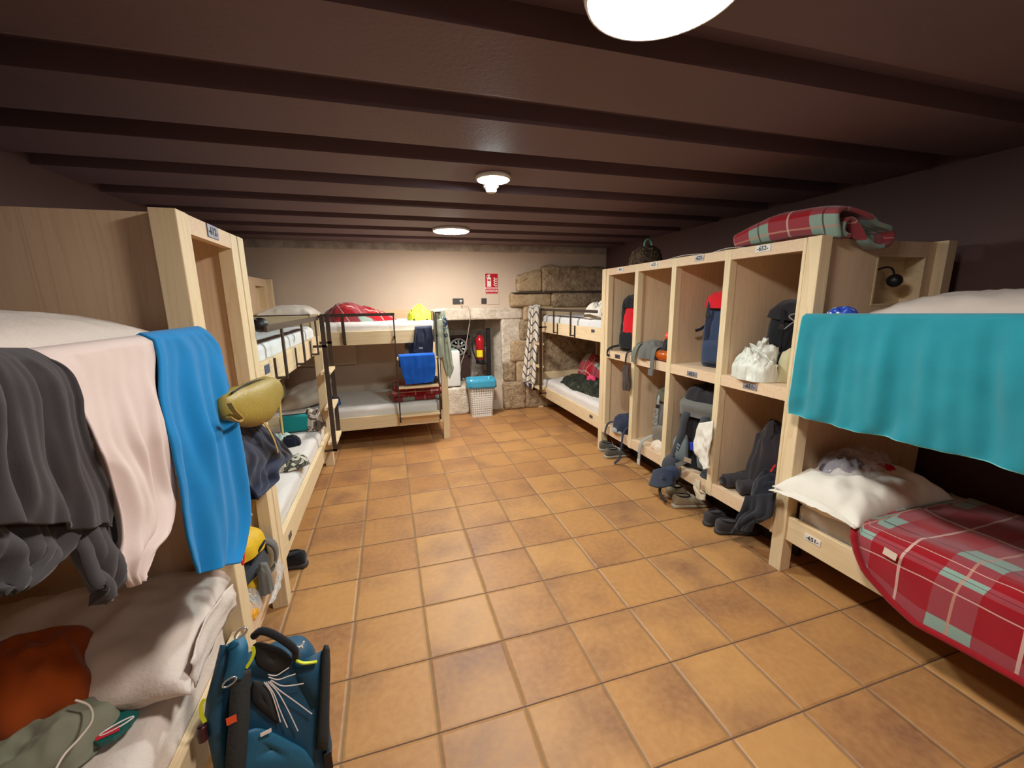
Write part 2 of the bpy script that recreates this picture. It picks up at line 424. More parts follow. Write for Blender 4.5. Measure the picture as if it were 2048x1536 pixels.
def sheet(fn, nu, nv, W, H):
    bm = B(); grid(bm, [[fn(j / (nu - 1), i / (nv - 1)) for j in range(nu)] for i in range(nv)], uv=[[(j / (nu - 1) * W, i / (nv - 1) * H) for j in range(nu)] for i in range(nv)]); return bm
def text_on(s, size, mat, parent, c, ax, ay, name='number', depth=.0006, bold=0.0):
    cu = bpy.data.curves.new('t', 'FONT'); cu.body = s; cu.size = size; cu.align_x = 'CENTER'; cu.align_y = 'CENTER'; cu.extrude = depth; cu.offset = bold; cu.resolution_u = 3
    o = bpy.data.objects.new('t', cu); COL.objects.link(o); bpy.context.view_layer.update()
    me = bpy.data.meshes.new_from_object(o.evaluated_get(bpy.context.evaluated_depsgraph_get()))
    bpy.data.objects.remove(o); bpy.data.curves.remove(cu)
    bm = B(); bm.from_mesh(me); bpy.data.meshes.remove(me)
    ax, ay = V(ax), V(ay); M = Matrix((ax, ay, ax.cross(ay))).transposed().to_4x4(); M.translation = V(c); bm.transform(M)
    return put(name, bm, mat, parent)
# ================================================================ the setting
m_ceil = plain('brown_ceiling_paint', (104, 82, 88), .6, .1, 3, .1, 60)
m_dark = plain('dark_brown_wall_paint', (92, 66, 64), .7, .1, 3, .1, 40)
m_beige = plain('beige_plaster', (206, 188, 168), .9, .06, 4, .15, 30)
m_white = stone_mat('whitewashed_stone', (232, 222, 206), (190, 176, 156), .25, 9)
m_conc = stone_mat('grey_concrete', (196, 184, 172), (146, 136, 126), .35, 5)
m_grey = stone_mat('grey_rubble', (168, 158, 148), (120, 110, 102), .5, 6)
WX, WY, WZ = wood('x'), wood('y'), wood('z')
PLY = wood('z', (228, 202, 170), (212, 177, 143), 'plywood'); PLYX = wood('x', (228, 202, 170), (212, 177, 143), 'plywood'); PLYY = wood('y', (228, 202, 170), (212, 177, 143), 'plywood')
m_metal = plain('dark_bronze_metal', (74, 62, 56), .45, .08, 10, 0, metal=.6)
bm = B(); box(bm, (WL - .2, WF - .1, -.1), (WR + .2, WB + .8, 0)); tag(put('floor', bm, tiles()), kind='structure')
bm = B(); prof = []
k0 = int((WF - .345) / .553) - 1
y = .345 + .553 * k0
while y < WB + .5:
    prof += [(y, ZLIP + .075), (y, ZLIP - .004), (y + .006, ZLIP - .004), (y + .006, ZLIP), (y + .36, ZLIP), (y + .42, ZLIP + .022), (y + .46, ZLIP + .075)]
    y += .553
prof = [(min(max(a, WF - .1), WB + .1), b) for a, b in prof]
for i in range(len(prof) - 1):
    (a, b), (c, d) = prof[i], prof[i + 1]
    if abs(a - c) + abs(b - d) < 1e-6: continue
    n = 6
    for j in range(n):
        x0, x1 = WL - .1 + (WR - WL + .2) * j / n, WL - .1 + (WR - WL + .2) * (j + 1) / n
        bm.faces.new([bm.verts.new(p) for p in ((x0, a, b), (x0, c, d), (x1, c, d), (x1, a, b))])
bmesh.ops.remove_doubles(bm, verts=bm.verts, dist=1e-5)
box(bm, (WL - .2, WF - .1, ZC + .06), (WR + .2, WB + .8, ZC + .1))
tag(put('ceiling', bm, m_ceil), kind='structure')
for nm, a, b, m in (('wall_left', (WL - .1, WF - .1, 0), (WL, WB + .1, ZC + .06), m_dark), ('wall_right', (WR, WF - .1, 0), (WR + .1, WB + .1, ZC + .06), m_dark), ('wall_front', (WL, WF - .1, 0), (WR, WF, ZC + .06), m_beige)):
    bm = B(); box(bm, a, b); tag(put(nm, bm, m), kind='structure')
# back wall with its low recess
RX0, RX1, RZ0, RZ1, RY = .45, 1.91, .38, 1.29, 5.22
bm = B()
box(bm, (WL, WB, 0), (RX0, WB + .6, ZC + .06)); box(bm, (RX1, WB, 0), (WR, WB + .6, ZC + .06))
box(bm, (RX0, WB, RZ1), (RX1, WB + .6, ZC + .06)); box(bm, (RX0, WB, 0), (RX1, WB + .6, RZ0))
box(bm, (WL, WB - .1, .78), (-.15, WB, 1.09))                       # shallow pilaster under the far bunk
wall = tag(put('wall_back', bm, m_beige), kind='structure')
bm = B(); box(bm, (RX0, RY, RZ0), (RX1, RY + .06, RZ1))
for i in range(26):                                                   # rubble lying along the foot of the recess
    x = random.uniform(RX0 + .3, 1.6); t = B(); bmesh.ops.create_icosphere(t, subdivisions=2, radius=random.uniform(.03, .07))
    for v in t.verts: v.co *= 1 + .35 * noise.noise(v.co * 22 + V((i, 0, 0)))
    t.transform(Matrix.Translation((x, RY - random.uniform(0, .12), RZ0 + random.uniform(.01, .14)))); merge(bm, t)
put('recess_back', bm, m_grey, wall)
bm = B(); t = [(RX1, WB - .002), (RX1 + .02, RY + .05), (1.6, RY + .05), (1.66, RY - .12)]
for (z0, z1) in ((RZ0, RZ1),):
    n = 8; rows = [[V((RX1 + (1.67 - RX1) * j / n, WB + (RY - WB) * j / n, z0 + (z1 - z0) * i / 8)) + V((-.012, 0, 0)) * crease((j * .1, i * .1, 0), 5, 3) for j in range(n + 1)] for i in range(9)]
    grid(bm, rows)
put('splayed_jamb', bm, m_white, wall, smooth=True)
bm = slab((.81, WB - .035, 1.29), (2.08, WB + .06, 1.445), .02, .012, 8, 4, 24); put('lintel', bm, m_white, wall, smooth=True)
bm = slab((-.25, WB - .04, 1.29), (.80, WB + .02, 1.44), .004, .002, 6, 3, 10); put('lintel_board', bm, wood('x', (226, 196, 160), (200, 158, 118), 'rough_board'), wall)
bm = slab((.62, WB - .13, 0), (1.26, WB + .02, .38), .02, .012, 7, 9, 20); put('ledge', bm, m_white, wall, smooth=True)
bm = slab((1.78, WB - .02, .66), (2.06, WB + .06, 1.3), .02, .015, 9, 12, 20); put('whitewash_patch', bm, m_white, wall, smooth=True)
st_a = stone_mat('pitted_granite', (192, 170, 138), (128, 104, 80), .9, 12); st_b = stone_mat('smooth_sandstone', (200, 178, 144), (166, 140, 106), .35, 6); mort = B()
# rough stone blocks: (x0, x1, z0, z1, how far it stands out, mat)
for i, (x0, x1, z0, z1, o, m) in enumerate([(2.0, 2.36, 1.655, 1.93, .10, st_b), (2.365, 3.32, 1.655, 2.0, .12, st_a), (1.9, 2.5, 1.46, 1.635, .1, st_b), (2.5, 3.34, 1.44, 1.635, .13, st_a),
        (2.09, 2.6, 1.265, 1.455, .09, st_b), (2.6, 3.34, 1.2, 1.44, .1, st_a), (2.04, 2.45, .985, 1.26, .08, st_a), (2.45, 3.34, .9, 1.26, .09, st_a), (1.9, 2.25, .69, .98, .09, st_b), (2.25, 3.34, .62, .98, .09, st_a),
        (1.80, 1.97, .40, .68, .07, st_a), (1.975, 2.3, .38, .685, .1, st_b), (2.3, 3.34, .34, .66, .09, st_a), (1.78, 2.1, 0, .39, .12, st_a), (2.1, 3.34, 0, .37, .13, st_a)]):
    bm = slab((x0, WB - o, z0), (x1, WB + .05, z1), .035, .02 if m is st_a else .01, 9, i + 20, 26)
    if z0 > 1.6:
        for v in bm.verts:
            if v.co.z > z1 - .1: v.co.z += .05 * noise.noise(V((v.co.x * 5, i, 0))) - (.07 * max(0, (2.12 - v.co.x) / .12) if i == 0 else 0)
    put('stone_block', bm, m, wall, smooth=True)
    merge(mort, slab((x0 + .006, WB - o + .025, z0 - .012), (x1 + .012, WB + .04, z1 + .008 - (.05 if z0 > 1.64 else 0)), .02, .008, 9, i, 10))
put('mortar', mort, stone_mat('pale_mortar', (190, 172, 146), (150, 130, 106), .4, 9), wall, smooth=True)
bm = slab((1.93, WB - .125, 1.636), (3.33, WB, 1.654), .006, .006, 12, 5, 16); put('slate_course', bm, plain('slate', (78, 68, 60), .8), wall, smooth=True)
bm = slab((WL, WB - .035, 2.185), (WR - .01, WB + .02, ZC + .05), .008, .006, 3, 2, 30); tag(put('trim_1', bm, m_conc), kind='structure')
for s, (a, b, nm) in enumerate((((WL, WF, 0), (WL + .012, WB, .08), 'baseboard_left'), ((WR - .012, WF, 0), (WR, WB, .08), 'baseboard_right'))):
    bm = B(); box(bm, a, b); tag(put(nm, bm, m_dark), kind='structure')

# ================================================================ lamps in the ceiling
WC = (1, .93, .86); g_near = glow('lit_near_diffuser', WC, LAMP_NEAR); g_far = glow('lit_far_diffuser', WC, LAMP_FAR); g_back = glow('added_fill_diffuser', WC, LAMP_FILL); g_cool = glow('lit_cool_diffuser', (.86, 1, .98), LAMP_COOL)
m_wplas = plain('white_plastic', (225, 225, 220), .4, .03)
def ceiling_light(c, r, mat, label):
    t = thing('ceiling_light', label, 'ceiling light', c, 'round ceiling lights')
    bm = B(); lathe(bm, c, [(r + .006, 0), (r + .01, -.012), (r + .004, -.026), (r - .004, -.026), (r - .004, -.02)], 40); put('trim_ring', bm, m_wplas, t, True)
    bm = B(); lathe(bm, c, [(r - .005, -.019), (r * .97, -.027), (r * .8, -.031), (r * .4, -.033), (.001, -.033)], 40); put('diffuser', bm, mat, t, True)
ceiling_light((.94, .07, ZLIP), .18, g_near, 'large round warm white ceiling light nearest, cut by the top of the photo')
ceiling_light((.945, 3.5, ZLIP), .18, g_far, 'round flat warm white ceiling light farthest down the room')
ceiling_light((.92, 1.645, ZLIP), .095, g_cool, 'small round cool white ceiling light directly behind the smoke detector')
ceiling_light((.94, -2.0, ZLIP), .18, g_back, 'unseen round warm fill light added behind the viewer')  # added lamp out of view, put in to fill the near end with light
t = thing('smoke_detector', 'small white smoke detector on the brown ceiling in front of the cool light', 'smoke detector', (.945, 1.80, ZLIP))
c = (.945, 1.80, ZLIP)
bm = B(); lathe(bm, c, [(.047, 0), (.05, -.006), (.05, -.022), (.044, -.028), (.034, -.030)], 32); put('base', bm, m_wplas, t, True)
bm = B(); lathe(bm, c, [(.034, -.03), (.036, -.036), (.033, -.05), (.024, -.056), (.001, -.057)], 32); put('cap', bm, m_wplas, t, True)
bm = B()
for j in range(10):
    a = 2 * PI * j / 10; d = V((math.cos(a), math.sin(a), 0)); obox(bm, V(c) + d * .0352 + V((0, 0, -.041)), d, V((-d.y, d.x, 0)), (0, 0, 1), .001, .005, .003)
put('vent', bm, plain('black_plastic', (24, 22, 24), .45), t)

# ================================================================ bunk beds
m_sheet = fab('white_sheet', (214, 210, 206), .04, 90, .2); m_sheet_w = fab('cream_sheet', (214, 200, 190), .05, 90, .2)
m_print = spots('white_printed_sheet', (212, 214, 214), (206, 210, 212), (120, 126, 128), 5, .6, .675, .9)
m_plate = plain('grey_engraved_plate', (150, 150, 156), .35, .04, metal=.3); m_plate_w = plain('white_engraved_plate', (220, 218, 212), .4, .03); m_plate_d = plain('dark_plate', (72, 70, 74), .4, .04)
m_ink = plain('black_ink', (22, 20, 26), .6, 0); m_num = plain('navy_ink', (34, 38, 66), .6, 0)
def plate(parent, c, ax, ay, txt, mat, w_=.074, h_=.031, ink=None, size=.027):
    ax, ay = V(ax), V(ay); nn = ax.cross(ay); bm = B(); obox(bm, V(c) + nn * .001, ax, ay, nn, w_ / 2, h_ / 2, .0018, .0008)
    o = put('number_plate', bm, mat, parent)
    if txt: text_on(txt, size, ink or m_ink, o, V(c) + nn * .0032, ax, ay, bold=.0006)
    return o
def bunk(label, org, A, D, L, dep, headless=False, ladder=True, guard=None, niche=False, rail_hi=True, panelX=0, deep=.08):
    A, D, org = V(A), V(D), V(org)
    f = lambda a, d, z: org + A * a + D * d + V((0, 0, z))
    along = 'x' if abs(A.x) > .5 else 'y'; across = 'y' if along == 'x' else 'x'
    wa, wc, wz = wood(along), wood(across), wood('z'); pz = wood('z', (228, 202, 170), (212, 177, 143), 'plywood')
    t = thing('bunk_bed', label, 'bunk bed', f(L / 2, dep / 2, 0), 'bunk beds')
    def bx(nm, m, *ab, bev=.003):
        bm = B()
        for a, b in ab: box(bm, f(*a), f(*b), bev)
        return put(nm, bm, m, t)
    P = .073
    for d in (0, dep - P):
        bx('post', wz, ((0, d, 0), (P, d + P, 1.82))); bx('post', wz, ((L - P, d, 0), (L, d + P, 1.44)))
    for z0, z1 in ((1.11, 1.25), (.20, .34)):
        bx('side_rail', wa, ((P, .012, z0), (L - P, .042, z1))); bx('side_rail', wa, ((P, dep - .042, z0), (L - P, dep - .012, z1)))
        bx('bed_base', pz, ((P - .02, .042, z0 + .02), (L - P + .02, dep - .042, z0 + .04)))
    bx('foot_board', wc, ((L - .055, P, 1.25), (L - .03, dep - P, 1.43))); bx('foot_board', wc, ((L - .055, P, .26), (L - .03, dep - P, .52)))
    # head panel, with the reading niches when they show
    a0, a1 = .006, .022
    if niche:
        d0, d1 = niche
        bx('head_panel', pz, ((a0, P, .2), (a1, d0, 1.815)), ((a0, d1, .2), (a1, dep - P, 1.815)), ((a0, d0, 1.735), (a1, d1, 1.815)), ((a0, d0, 1.04), (a1, d1, 1.485)), ((a0, d0, .2), (a1, d1, .80)), bev=0)
        for z0, z1 in ((1.485, 1.735), (.80, 1.04)):
            bx('niche', wc, ((-deep, d0, z0), (-deep + .01, d1, z1)), ((-deep, d0 - .01, z0 - .01), (a1 + .002, d0 + .0015, z1 + .01)), ((-deep, d1 - .0015, z0 - .01), (a1 + .002, d1 + .01, z1 + .01)), ((-deep, d0, z1 - .0015), (a1 + .002, d1, z1 + .01)), ((-deep, d0, z0 - .01), (a1 + .002, d1, z0 + .0015)), bev=0)
    else: bx('head_panel', pz, ((a0, P, .2), (a1, dep - P, 1.815)), bev=0)
    # steel guard and ladder, standing off the front
    if guard:
        g0, g1, br = guard
        bx('guard_rail', m_metal, ((g0, -.048, 1.402), (g1, -.036, 1.432)), bev=.001)
        for a in br:
            bx('guard_bracket', m_metal, ((a, -.048, 1.14), (a + .03, -.038, 1.403)), ((a, -.048, 1.13), (a + .03, .012, 1.142)), ((a + .002, .006, 1.115), (a + .028, .0125, 1.245)), bev=0)
    if ladder:
        l0, l1 = ladder
        for a in (l0, l1):
            bx('ladder_upright', m_metal, ((a, -.09, .265), (a + .014, -.055, 1.432)), ((a, -.09, 1.175), (a + .014, .012, 1.195)), ((a, -.09, .265), (a + .014, .012, .283)), bev=0)
        if guard:
            bx('ladder_top_bar', m_metal, ((guard[1] - .01, -.06, 1.418), (l0 + .014, -.036, 1.432)), bev=.001)
            bx('ladder_corner_bar', m_metal, ((l1, -.06, 1.418), (L - P + .02, -.036, 1.432)), ((L - P, -.04, 1.418), (L - P + .02, .01, 1.432)), bev=0)
        for z in (.955, .645, .335): bx('ladder_rung', wa, ((l0 + .012, -.098, z - .012), (l1 + .002, -.02, z + .012)), bev=.002)
    return t, f
def mattress(f, L, dep, hi, label, mat, amp=.006, seed=0, top=None, fr=6):
    z0, z1 = (1.151, top or 1.335) if hi else (.241, top or .435)
    a, b = f(.085, .048, z0), f(L - .085, dep - .05, z1)
    lo = [min(a[i], b[i]) for i in range(3)]; h = [max(a[i], b[i]) for i in range(3)]
    return tag(put('mattress', slab(lo, h, .045, amp, fr, seed), mat, smooth=True), label, 'mattress', 'mattresses on the bunk beds')
DEP = 1.0
b1, f1 = bunk('light wood bunk bed at the near left, under the dark shirt and blue towel', (XL, .727, 0), (0, -1, 0), (-1, 0, 0), 2.0, .98, ladder=None, guard=(.075, 1.9, (.45, 1.0)))
b2, f2 = bunk('light wood bunk bed with ladder behind the left locker', (XL, 1.205, 0), (0, 1, 0), (-1, 0, 0), 2.04, .98, ladder=(1.6, 1.95), guard=(.075, 1.62, (.36, .9, 1.46)))
b3, f3 = bunk('light wood bunk bed standing along the back wall, blue towel on its ladder', (-1.07, 3.60, 0), (1, 0, 0), (0, 1, 0), 1.925, 1.02, ladder=(1.38, 1.81), guard=(.075, 1.4, (.88,)), niche=(.5, .84), deep=.05)
b4, f4 = bunk('light wood bunk bed at the far right beside the stone, scarf on its corner', (XR, 2.715, 0), (0, 1, 0), (1, 0, 0), 1.93, DEP, ladder=(1.575, 1.85), guard=(.075, 1.6, (.68, 1.18)))
b5, f5 = bunk('light wood bunk bed at the near right under the teal towel', (XR, .722, 0), (0, -1, 0), (1, 0, 0), 2.0, DEP, ladder=None, guard=(.075, 1.9, (.7, 1.4)), niche=(.485, .85))
mattress(f1, 2.0, .98, True, 'upper mattress in pale sheet behind the dark and white shirts', m_sheet_w, .006, 1)
mattress(f1, 2.0, .98, False, 'lower mattress in white sheet under the orange and grey-green cloths', m_sheet_w, .016, 2, fr=5)
mattress(f2, 2.04, .98, True, 'upper mattress with grey squiggle printed sheet behind the left ladder', m_print, .012, 3)
mattress(f2, 2.04, .98, False, 'lower mattress under the teal pouch and leaf-print cloth', m_sheet, .016, 4, fr=5)
mattress(f3, 1.925, 1.02, True, 'upper mattress under the red blanket and yellow vest', m_sheet, .008, 5)
mattress(f3, 1.925, 1.02, False, 'lower mattress behind the ladder hung with the blue towel', m_sheet, .012, 6)
mattress(f4, 1.93, DEP, True, 'upper mattress behind the scarf at the far right', m_print, .012, 7)
mattress(f4, 1.93, DEP, False, 'lower mattress under the dark camouflage sleeping bag', m_sheet, .016, 8)
mattress(f5, 2.0, DEP, True, 'upper mattress above the teal towel on the near right bunk', m_sheet_w, .006, 9)
mattress(f5, 2.0, DEP, False, 'lower mattress under the big plaid blanket', m_sheet, .008, 10)
def plate_at(par, u, v, ax, val, txt, mat, dirs, **k): return plate(par, at(u, v, ax, val), *dirs, txt, mat, **k)
RT, LT = ((0, -1, 0), (0, 0, 1)), ((0, 1, 0), (0, 0, 1))
plate_at(b5, 1625, 1080, 0, XR + .0115, '-651-', m_plate_w, RT, w_=.085, h_=.034, size=.031)
plate_at(b4, 1186, 662, 0, XR + .0115, '', m_plate_d, RT, w_=.07); plate_at(b4, 1182, 833, 0, XR + .0115, '', m_plate_d, RT, w_=.07)
plate_at(b2, 534, 738, 0, XL - .0115, '', plain('blue_grey_plate', (84, 92, 116), .4, .04), LT, w_=.085, h_=.045); plate_at(b2, 580, 1071, 0, XL - .0115, '', m_plate_d, LT, w_=.06)

# ================================================================ lockers
def lockers(label, X, s, ys, dep, end0, end1, divs, notch=None):
    """open-fronted double-tier lockers; s = direction of depth; divs = uprights (y0,y1)"""
    t = thing('locker_unit', label, 'lockers', (X + s * dep / 2, (ys[0] + ys[1]) / 2, 0), 'open wooden lockers')
    fx = lambda d: X + s * d
    def bx(nm, m, *ab, bev=.002):
        bm = B()
        for a, b in ab: box(bm, a, b, bev)
        return put(nm, bm, m, t)
    y0, y1 = ys
    brd = lambda a, b: [((fx(.03), y0, a), (fx(dep), y1, b))] if not notch else [((fx(.03), y0, a), (fx(notch[0]), notch[1], b)), ((fx(.03), notch[1], a), (fx(dep), y1, b))]
    for (a, b, nm) in divs:
        bx(nm, WZ, ((fx(-.0015), a, .2), (fx(.05), b, 1.8195)))
        mid = (a + b) / 2
        bx('divider_panel', PLY, ((fx(.05), mid - .009, .22), (fx(notch[0] if notch and a == y0 else dep), mid + .009, 1.80)), bev=0)
    bx('top_panel', PLYX, ((fx(0), y0, 1.758), (fx(.03), y1, 1.819)), *brd(1.795, 1.815), bev=.001)
    bx('middle_shelf', PLYX, ((fx(0.002), y0, .975), (fx(.03), y1, 1.045)), *brd(1.02, 1.045), bev=.001)
    bx('bottom_shelf', PLYX, ((fx(0.002), y0, .205), (fx(.03), y1, .29)), *brd(.265, .29), bev=.001)
    bx('back_panel', PLY, ((fx(dep), notch[1] if notch else y0, .2), (fx(dep + .012), y1, 1.815)), *([((fx(notch[0]), y0 + .02, .2), (fx(notch[0] + .012), notch[1], 1.795)), ((fx(notch[0]), notch[1], .2), (fx(dep), notch[1] + .012, 1.795))] if notch else []), bev=0)
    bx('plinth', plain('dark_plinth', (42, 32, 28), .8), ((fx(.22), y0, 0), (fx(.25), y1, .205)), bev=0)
    for yy in (y0 + .01, y1 - .05): bx('leg', WZ, ((fx(.3), yy, 0), (fx(.34), yy + .04, .2)))
    return t
lr = lockers('wide light wood locker unit, four columns of open compartments along the right aisle', XR + .004, 1, (.725, 2.712), .62, 0, 0,
    [(.725, .743, 'side_panel'), (1.203, 1.25, 'upright'), (1.703, 1.753, 'upright'), (2.18, 2.23, 'upright'), (2.662, 2.712, 'side_panel')], (.46, .82))
xp = XR + .003
for u, v, s, m in ((1526, 497, '-652-', m_plate_w), (1399, 516, '-622-', m_plate), (1308, 529, '-632-', m_plate_w), (1241, 539, '-642-', m_plate_w)):
    plate_at(lr, u, v, 0, xp, s, m, RT, w_=.1 if u > 1500 else .085, h_=.036, size=.034 if u > 1300 else .028)
for u, v, s, m in ((1500, 773, '-651-', m_plate), (1384, 748, '-621-', m_plate), (1235, 713, '-641-', m_plate_d)):
    plate_at(lr, u, v, 0, xp + .002, s, m, RT, w_=.1 if u > 1300 else .085, h_=.036, size=.034 if u > 1300 else .026)
ll = lockers('narrow light wood locker in the left aisle with one open column', XL - .004, -1, (.73, 1.2), .6, 0, 0, [(.73, .746, 'side_panel'), (1.122, 1.2, 'side_panel')])
plate_at(ll, 425, 464, 0, XL - .003, '-612-', plain('blue_grey_plate', (84, 92, 116), .4, .04), LT, w_=.1, h_=.046, size=.04)
# ================================================================ things along the back wall
def uvbox(bm, ox=0, oy=0):
    lay = bm.loops.layers.uv.verify(); bm.normal_update()
    for f in bm.faces:
        n = f.normal; k = max(range(3), key=lambda i: abs(n[i]))
        for l in f.loops:
            c = l.vert.co; l[lay].uv = ((c.y, c.z) if k == 0 else (c.x, c.z) if k == 1 else (c.x, c.y)); l[lay].uv.x += ox; l[lay].uv.y += oy
    return bm
m_red = plain('sign_red', (186, 14, 26), .4, .04); m_wp = plain('sign_white', (236, 226, 222), .5, .02)
m_blk = plain('black_plastic', (24, 22, 24), .45)
FA = ((1, 0, 0), (0, 0, 1))
YW = WB - .004
def poly_on(name, pts, mat, parent, y, th=.001):
    """flat printed shape facing the room: pts are (x, z)"""
    bm = B(); f = bm.faces.new([bm.verts.new((x, y, z)) for x, z in pts]); bmesh.ops.triangulate(bm, faces=[f])
    bm.normal_update(); r = bmesh.ops.extrude_face_region(bm, geom=bm.faces[:])
    for v in [g for g in r['geom'] if isinstance(g, bmesh.types.BMVert)]: v.co.y -= th
    return put(name, bm, mat, parent)
a, b = at(970, 547, 1, YW), at(996, 587, 1, YW); sx0, sx1, sz1, sz0 = a.x, b.x, a.z, b.z
t = thing('fire_extinguisher_sign', 'red and white EXTINTOR sign on the beige back wall', 'sign', ((sx0 + sx1) / 2, YW, sz0))
bm = B(); box(bm, (sx0 - .004, YW - .002, sz0 - .004), (sx1 + .004, YW + .003, sz1 + .004)); put('backing', bm, m_wp, t)
zm = sz0 + (sz1 - sz0) * .30; zl = zm - .012; W_ = sx1 - sx0
bm = B(); box(bm, (sx0, YW - .0035, zm), (sx1, YW - .0015, sz1)); put('picture_panel', bm, m_red, t)
bm = B(); box(bm, (sx0, YW - .0035, sz0), (sx1, YW - .0015, zl)); put('word_panel', bm, m_red, t)
text_on('EXTINTOR', .043, m_wp, t, ((sx0 + sx1) / 2, YW - .004, (sz0 + zl) / 2), (.78, 0, 0), (0, 0, 1), 'lettering', .0005, .0012)
px = lambda s, q: (sx0 + W_ * s, zm + (sz1 - zm) * q)
poly_on('extinguisher_symbol', [px(*q) for q in ((.14, .06), (.46, .06), (.46, .66), (.42, .74), (.35, .78), (.35, .84), (.42, .86), (.42, .91), (.3, .93), (.16, .88), (.08, .74), (.08, .68), (.12, .68), (.13, .76), (.22, .84), (.25, .78), (.17, .73), (.14, .66))], m_wp, t, YW - .0035)
bm = B(); o0, o1 = px(.18, .48), px(.42, .58); box(bm, (o0[0], YW - .0055, o0[1]), (o1[0], YW - .0044, o1[1])); put('symbol_band', bm, m_red, t)
for i, q in enumerate((.08, .24, .40, .56)):
    poly_on('flame', [px(*p) for p in ((.64 + .03 * (i % 2), q + .12), (.72, q + .05), (.82, q), (.94, q + .02), (.95, q + .12), (.88, q + .06), (.8, q + .08), (.74, q + .14), (.7, q + .2))], m_wp, t, YW - .0035)
def socket_plate(label, name, a, b, sockets, mat):
    p, q = at(*a, 1, YW), at(*b, 1, YW); t = thing(name, label, 'socket' if sockets else 'switch', ((p.x + q.x) / 2, YW, q.z))
    bm = B(); box(bm, (p.x, YW - .009, q.z), (q.x, YW + .002, p.z), .002); put('cover_plate', bm, mat, t)
    for k in range(sockets):
        cx = p.x + (q.x - p.x) * (.28 + .46 * k); cz = (p.z + q.z) / 2
        bm = B(); lathe(bm, (cx, YW - .009, cz), [(.024, .001), (.024, -.001), (.021, -.001), (.02, .006), (.001, .006)], 24, 'y'); put('socket', bm, m_blk, t, True)
    if not sockets:
        bm = B(); box(bm, (p.x + .012, YW - .012, q.z + .012), (q.x - .012, YW - .008, p.z - .012), .001); put('rocker', bm, mat, t)
    return p, q
m_anth = plain('anthracite_plastic', (66, 62, 62), .45, .03)
op, oq = socket_plate('dark double wall socket with a cable plugged in', 'wall_socket', (905, 597), (927, 608), 2, m_anth)
socket_plate('single dark square switch plate below the red sign', 'light_switch', (962.5, 596.5), (973, 607.5), 0, m_anth)
p, q = at(974, 590, 1, YW), at(998, 609, 1, YW); bm = B(); box(bm, (p.x, YW - .003, q.z), (q.x, YW + .002, p.z), .002)
tag(put('cover_panel', bm, plain('cream_panel', (206, 190, 170), .5, .02)), 'blank cream cover panel beside the dark switch', 'panel')
# cable with plug
t = thing('power_cable', 'grey cable looping from the wall socket down in front of the fan', 'cable', (op.x, WB - .05, .4))
cx = op.x + (oq.x - op.x) * .74; cz = (op.z + oq.z) / 2
bm = B(); tube(bm, [(cx, YW - .02, cz), at(924, 612, 1, WB - .05), at(936, 613.5, 1, WB - .06), at(940, 632, 1, WB - .07), at(937, 660, 1, WB - .06), at(930, 700, 1, WB - .05), at(926, 716, 1, WB - .05), at(922, 727, 1, WB - .05), at(921, 745, 1, WB - .05)], .005, 8, 50); put('cord', bm, plain('grey_cable', (176, 166, 150), .5), t, True)
bm = B(); lathe(bm, (cx, YW - .008, cz), [(.012, 0), (.019, -.004), (.019, -.02), (.012, -.036), (.006, -.05)], 18, 'y'); put('plug', bm, m_wplas, t, True)
# fire extinguisher on its post
Ye = 4.86; c = at(961, 727, 1, Ye); top = at(961, 672, 1, Ye).z
t = thing('fire_extinguisher', 'red fire extinguisher with yellow label on a black post', 'fire extinguisher', (c.x, Ye, c.z))
R_ = .062; h = top - c.z
bm = B(); lathe(bm, (c.x, Ye, c.z), [(.001, .05), (R_, .05), (R_, h * .82), (R_ * .9, h * .9), (R_ * .6, h * .97), (.02, h), (.02, h + .02), (.001, h + .02)], 32); put('cylinder', bm, plain('extinguisher_red', (178, 20, 36), .25, .05, coat=.5), t, True)
bm = B(); lathe(bm, (c.x, Ye, c.z), [(.001, 0), (R_ * .98, 0), (R_ * 1.02, .01), (R_ * 1.02, .055), (R_, .06)], 32); put('base_ring', bm, m_blk, t, True)
bm = B(); rows = [[(c.x + (R_ + .001) * math.cos(a), Ye + (R_ + .001) * math.sin(a), c.z + z) for a in [PI * (1.12 + .5 * j / 9) for j in range(10)]] for z in (.1, .2)]; grid(bm, rows); put('label', bm, plain('label_yellow', (240, 222, 30), .5, .03), t, solid=.001)
bm = B(); box(bm, (c.x - .018, Ye - .02, c.z + h + .015), (c.x + .018, Ye + .02, c.z + h + .05), .004)
tube(bm, [(c.x - .02, Ye, c.z + h + .045), (c.x + .01, Ye - .02, c.z + h + .075), (c.x + .05, Ye - .02, c.z + h + .1)], .007, 8, 10)
tube(bm, [(c.x - .02, Ye, c.z + h + .035), (c.x + .03, Ye - .02, c.z + h + .04), (c.x + .065, Ye - .02, c.z + h + .035)], .007, 8, 10); put('valve_lever', bm, m_blk, t, True)
bm = B(); tube(bm, [(c.x - .015, Ye - .01, c.z + h + .04), (c.x - .07, Ye - .02, c.z + h + .02), (c.x - .115, Ye - .03, c.z + h * .78), (c.x - .11, Ye - .03, c.z + h * .5), (c.x - .075, Ye - .04, c.z + h * .22), (c.x - .06, Ye - .05, c.z + h * .12)], .011, 10, 30); put('hose', bm, m_blk, t, True)
p = at(972, 660, 1, Ye + .02); q = at(980, 660, 1, Ye + .02); zt = at(976, 656, 1, Ye + .02).z
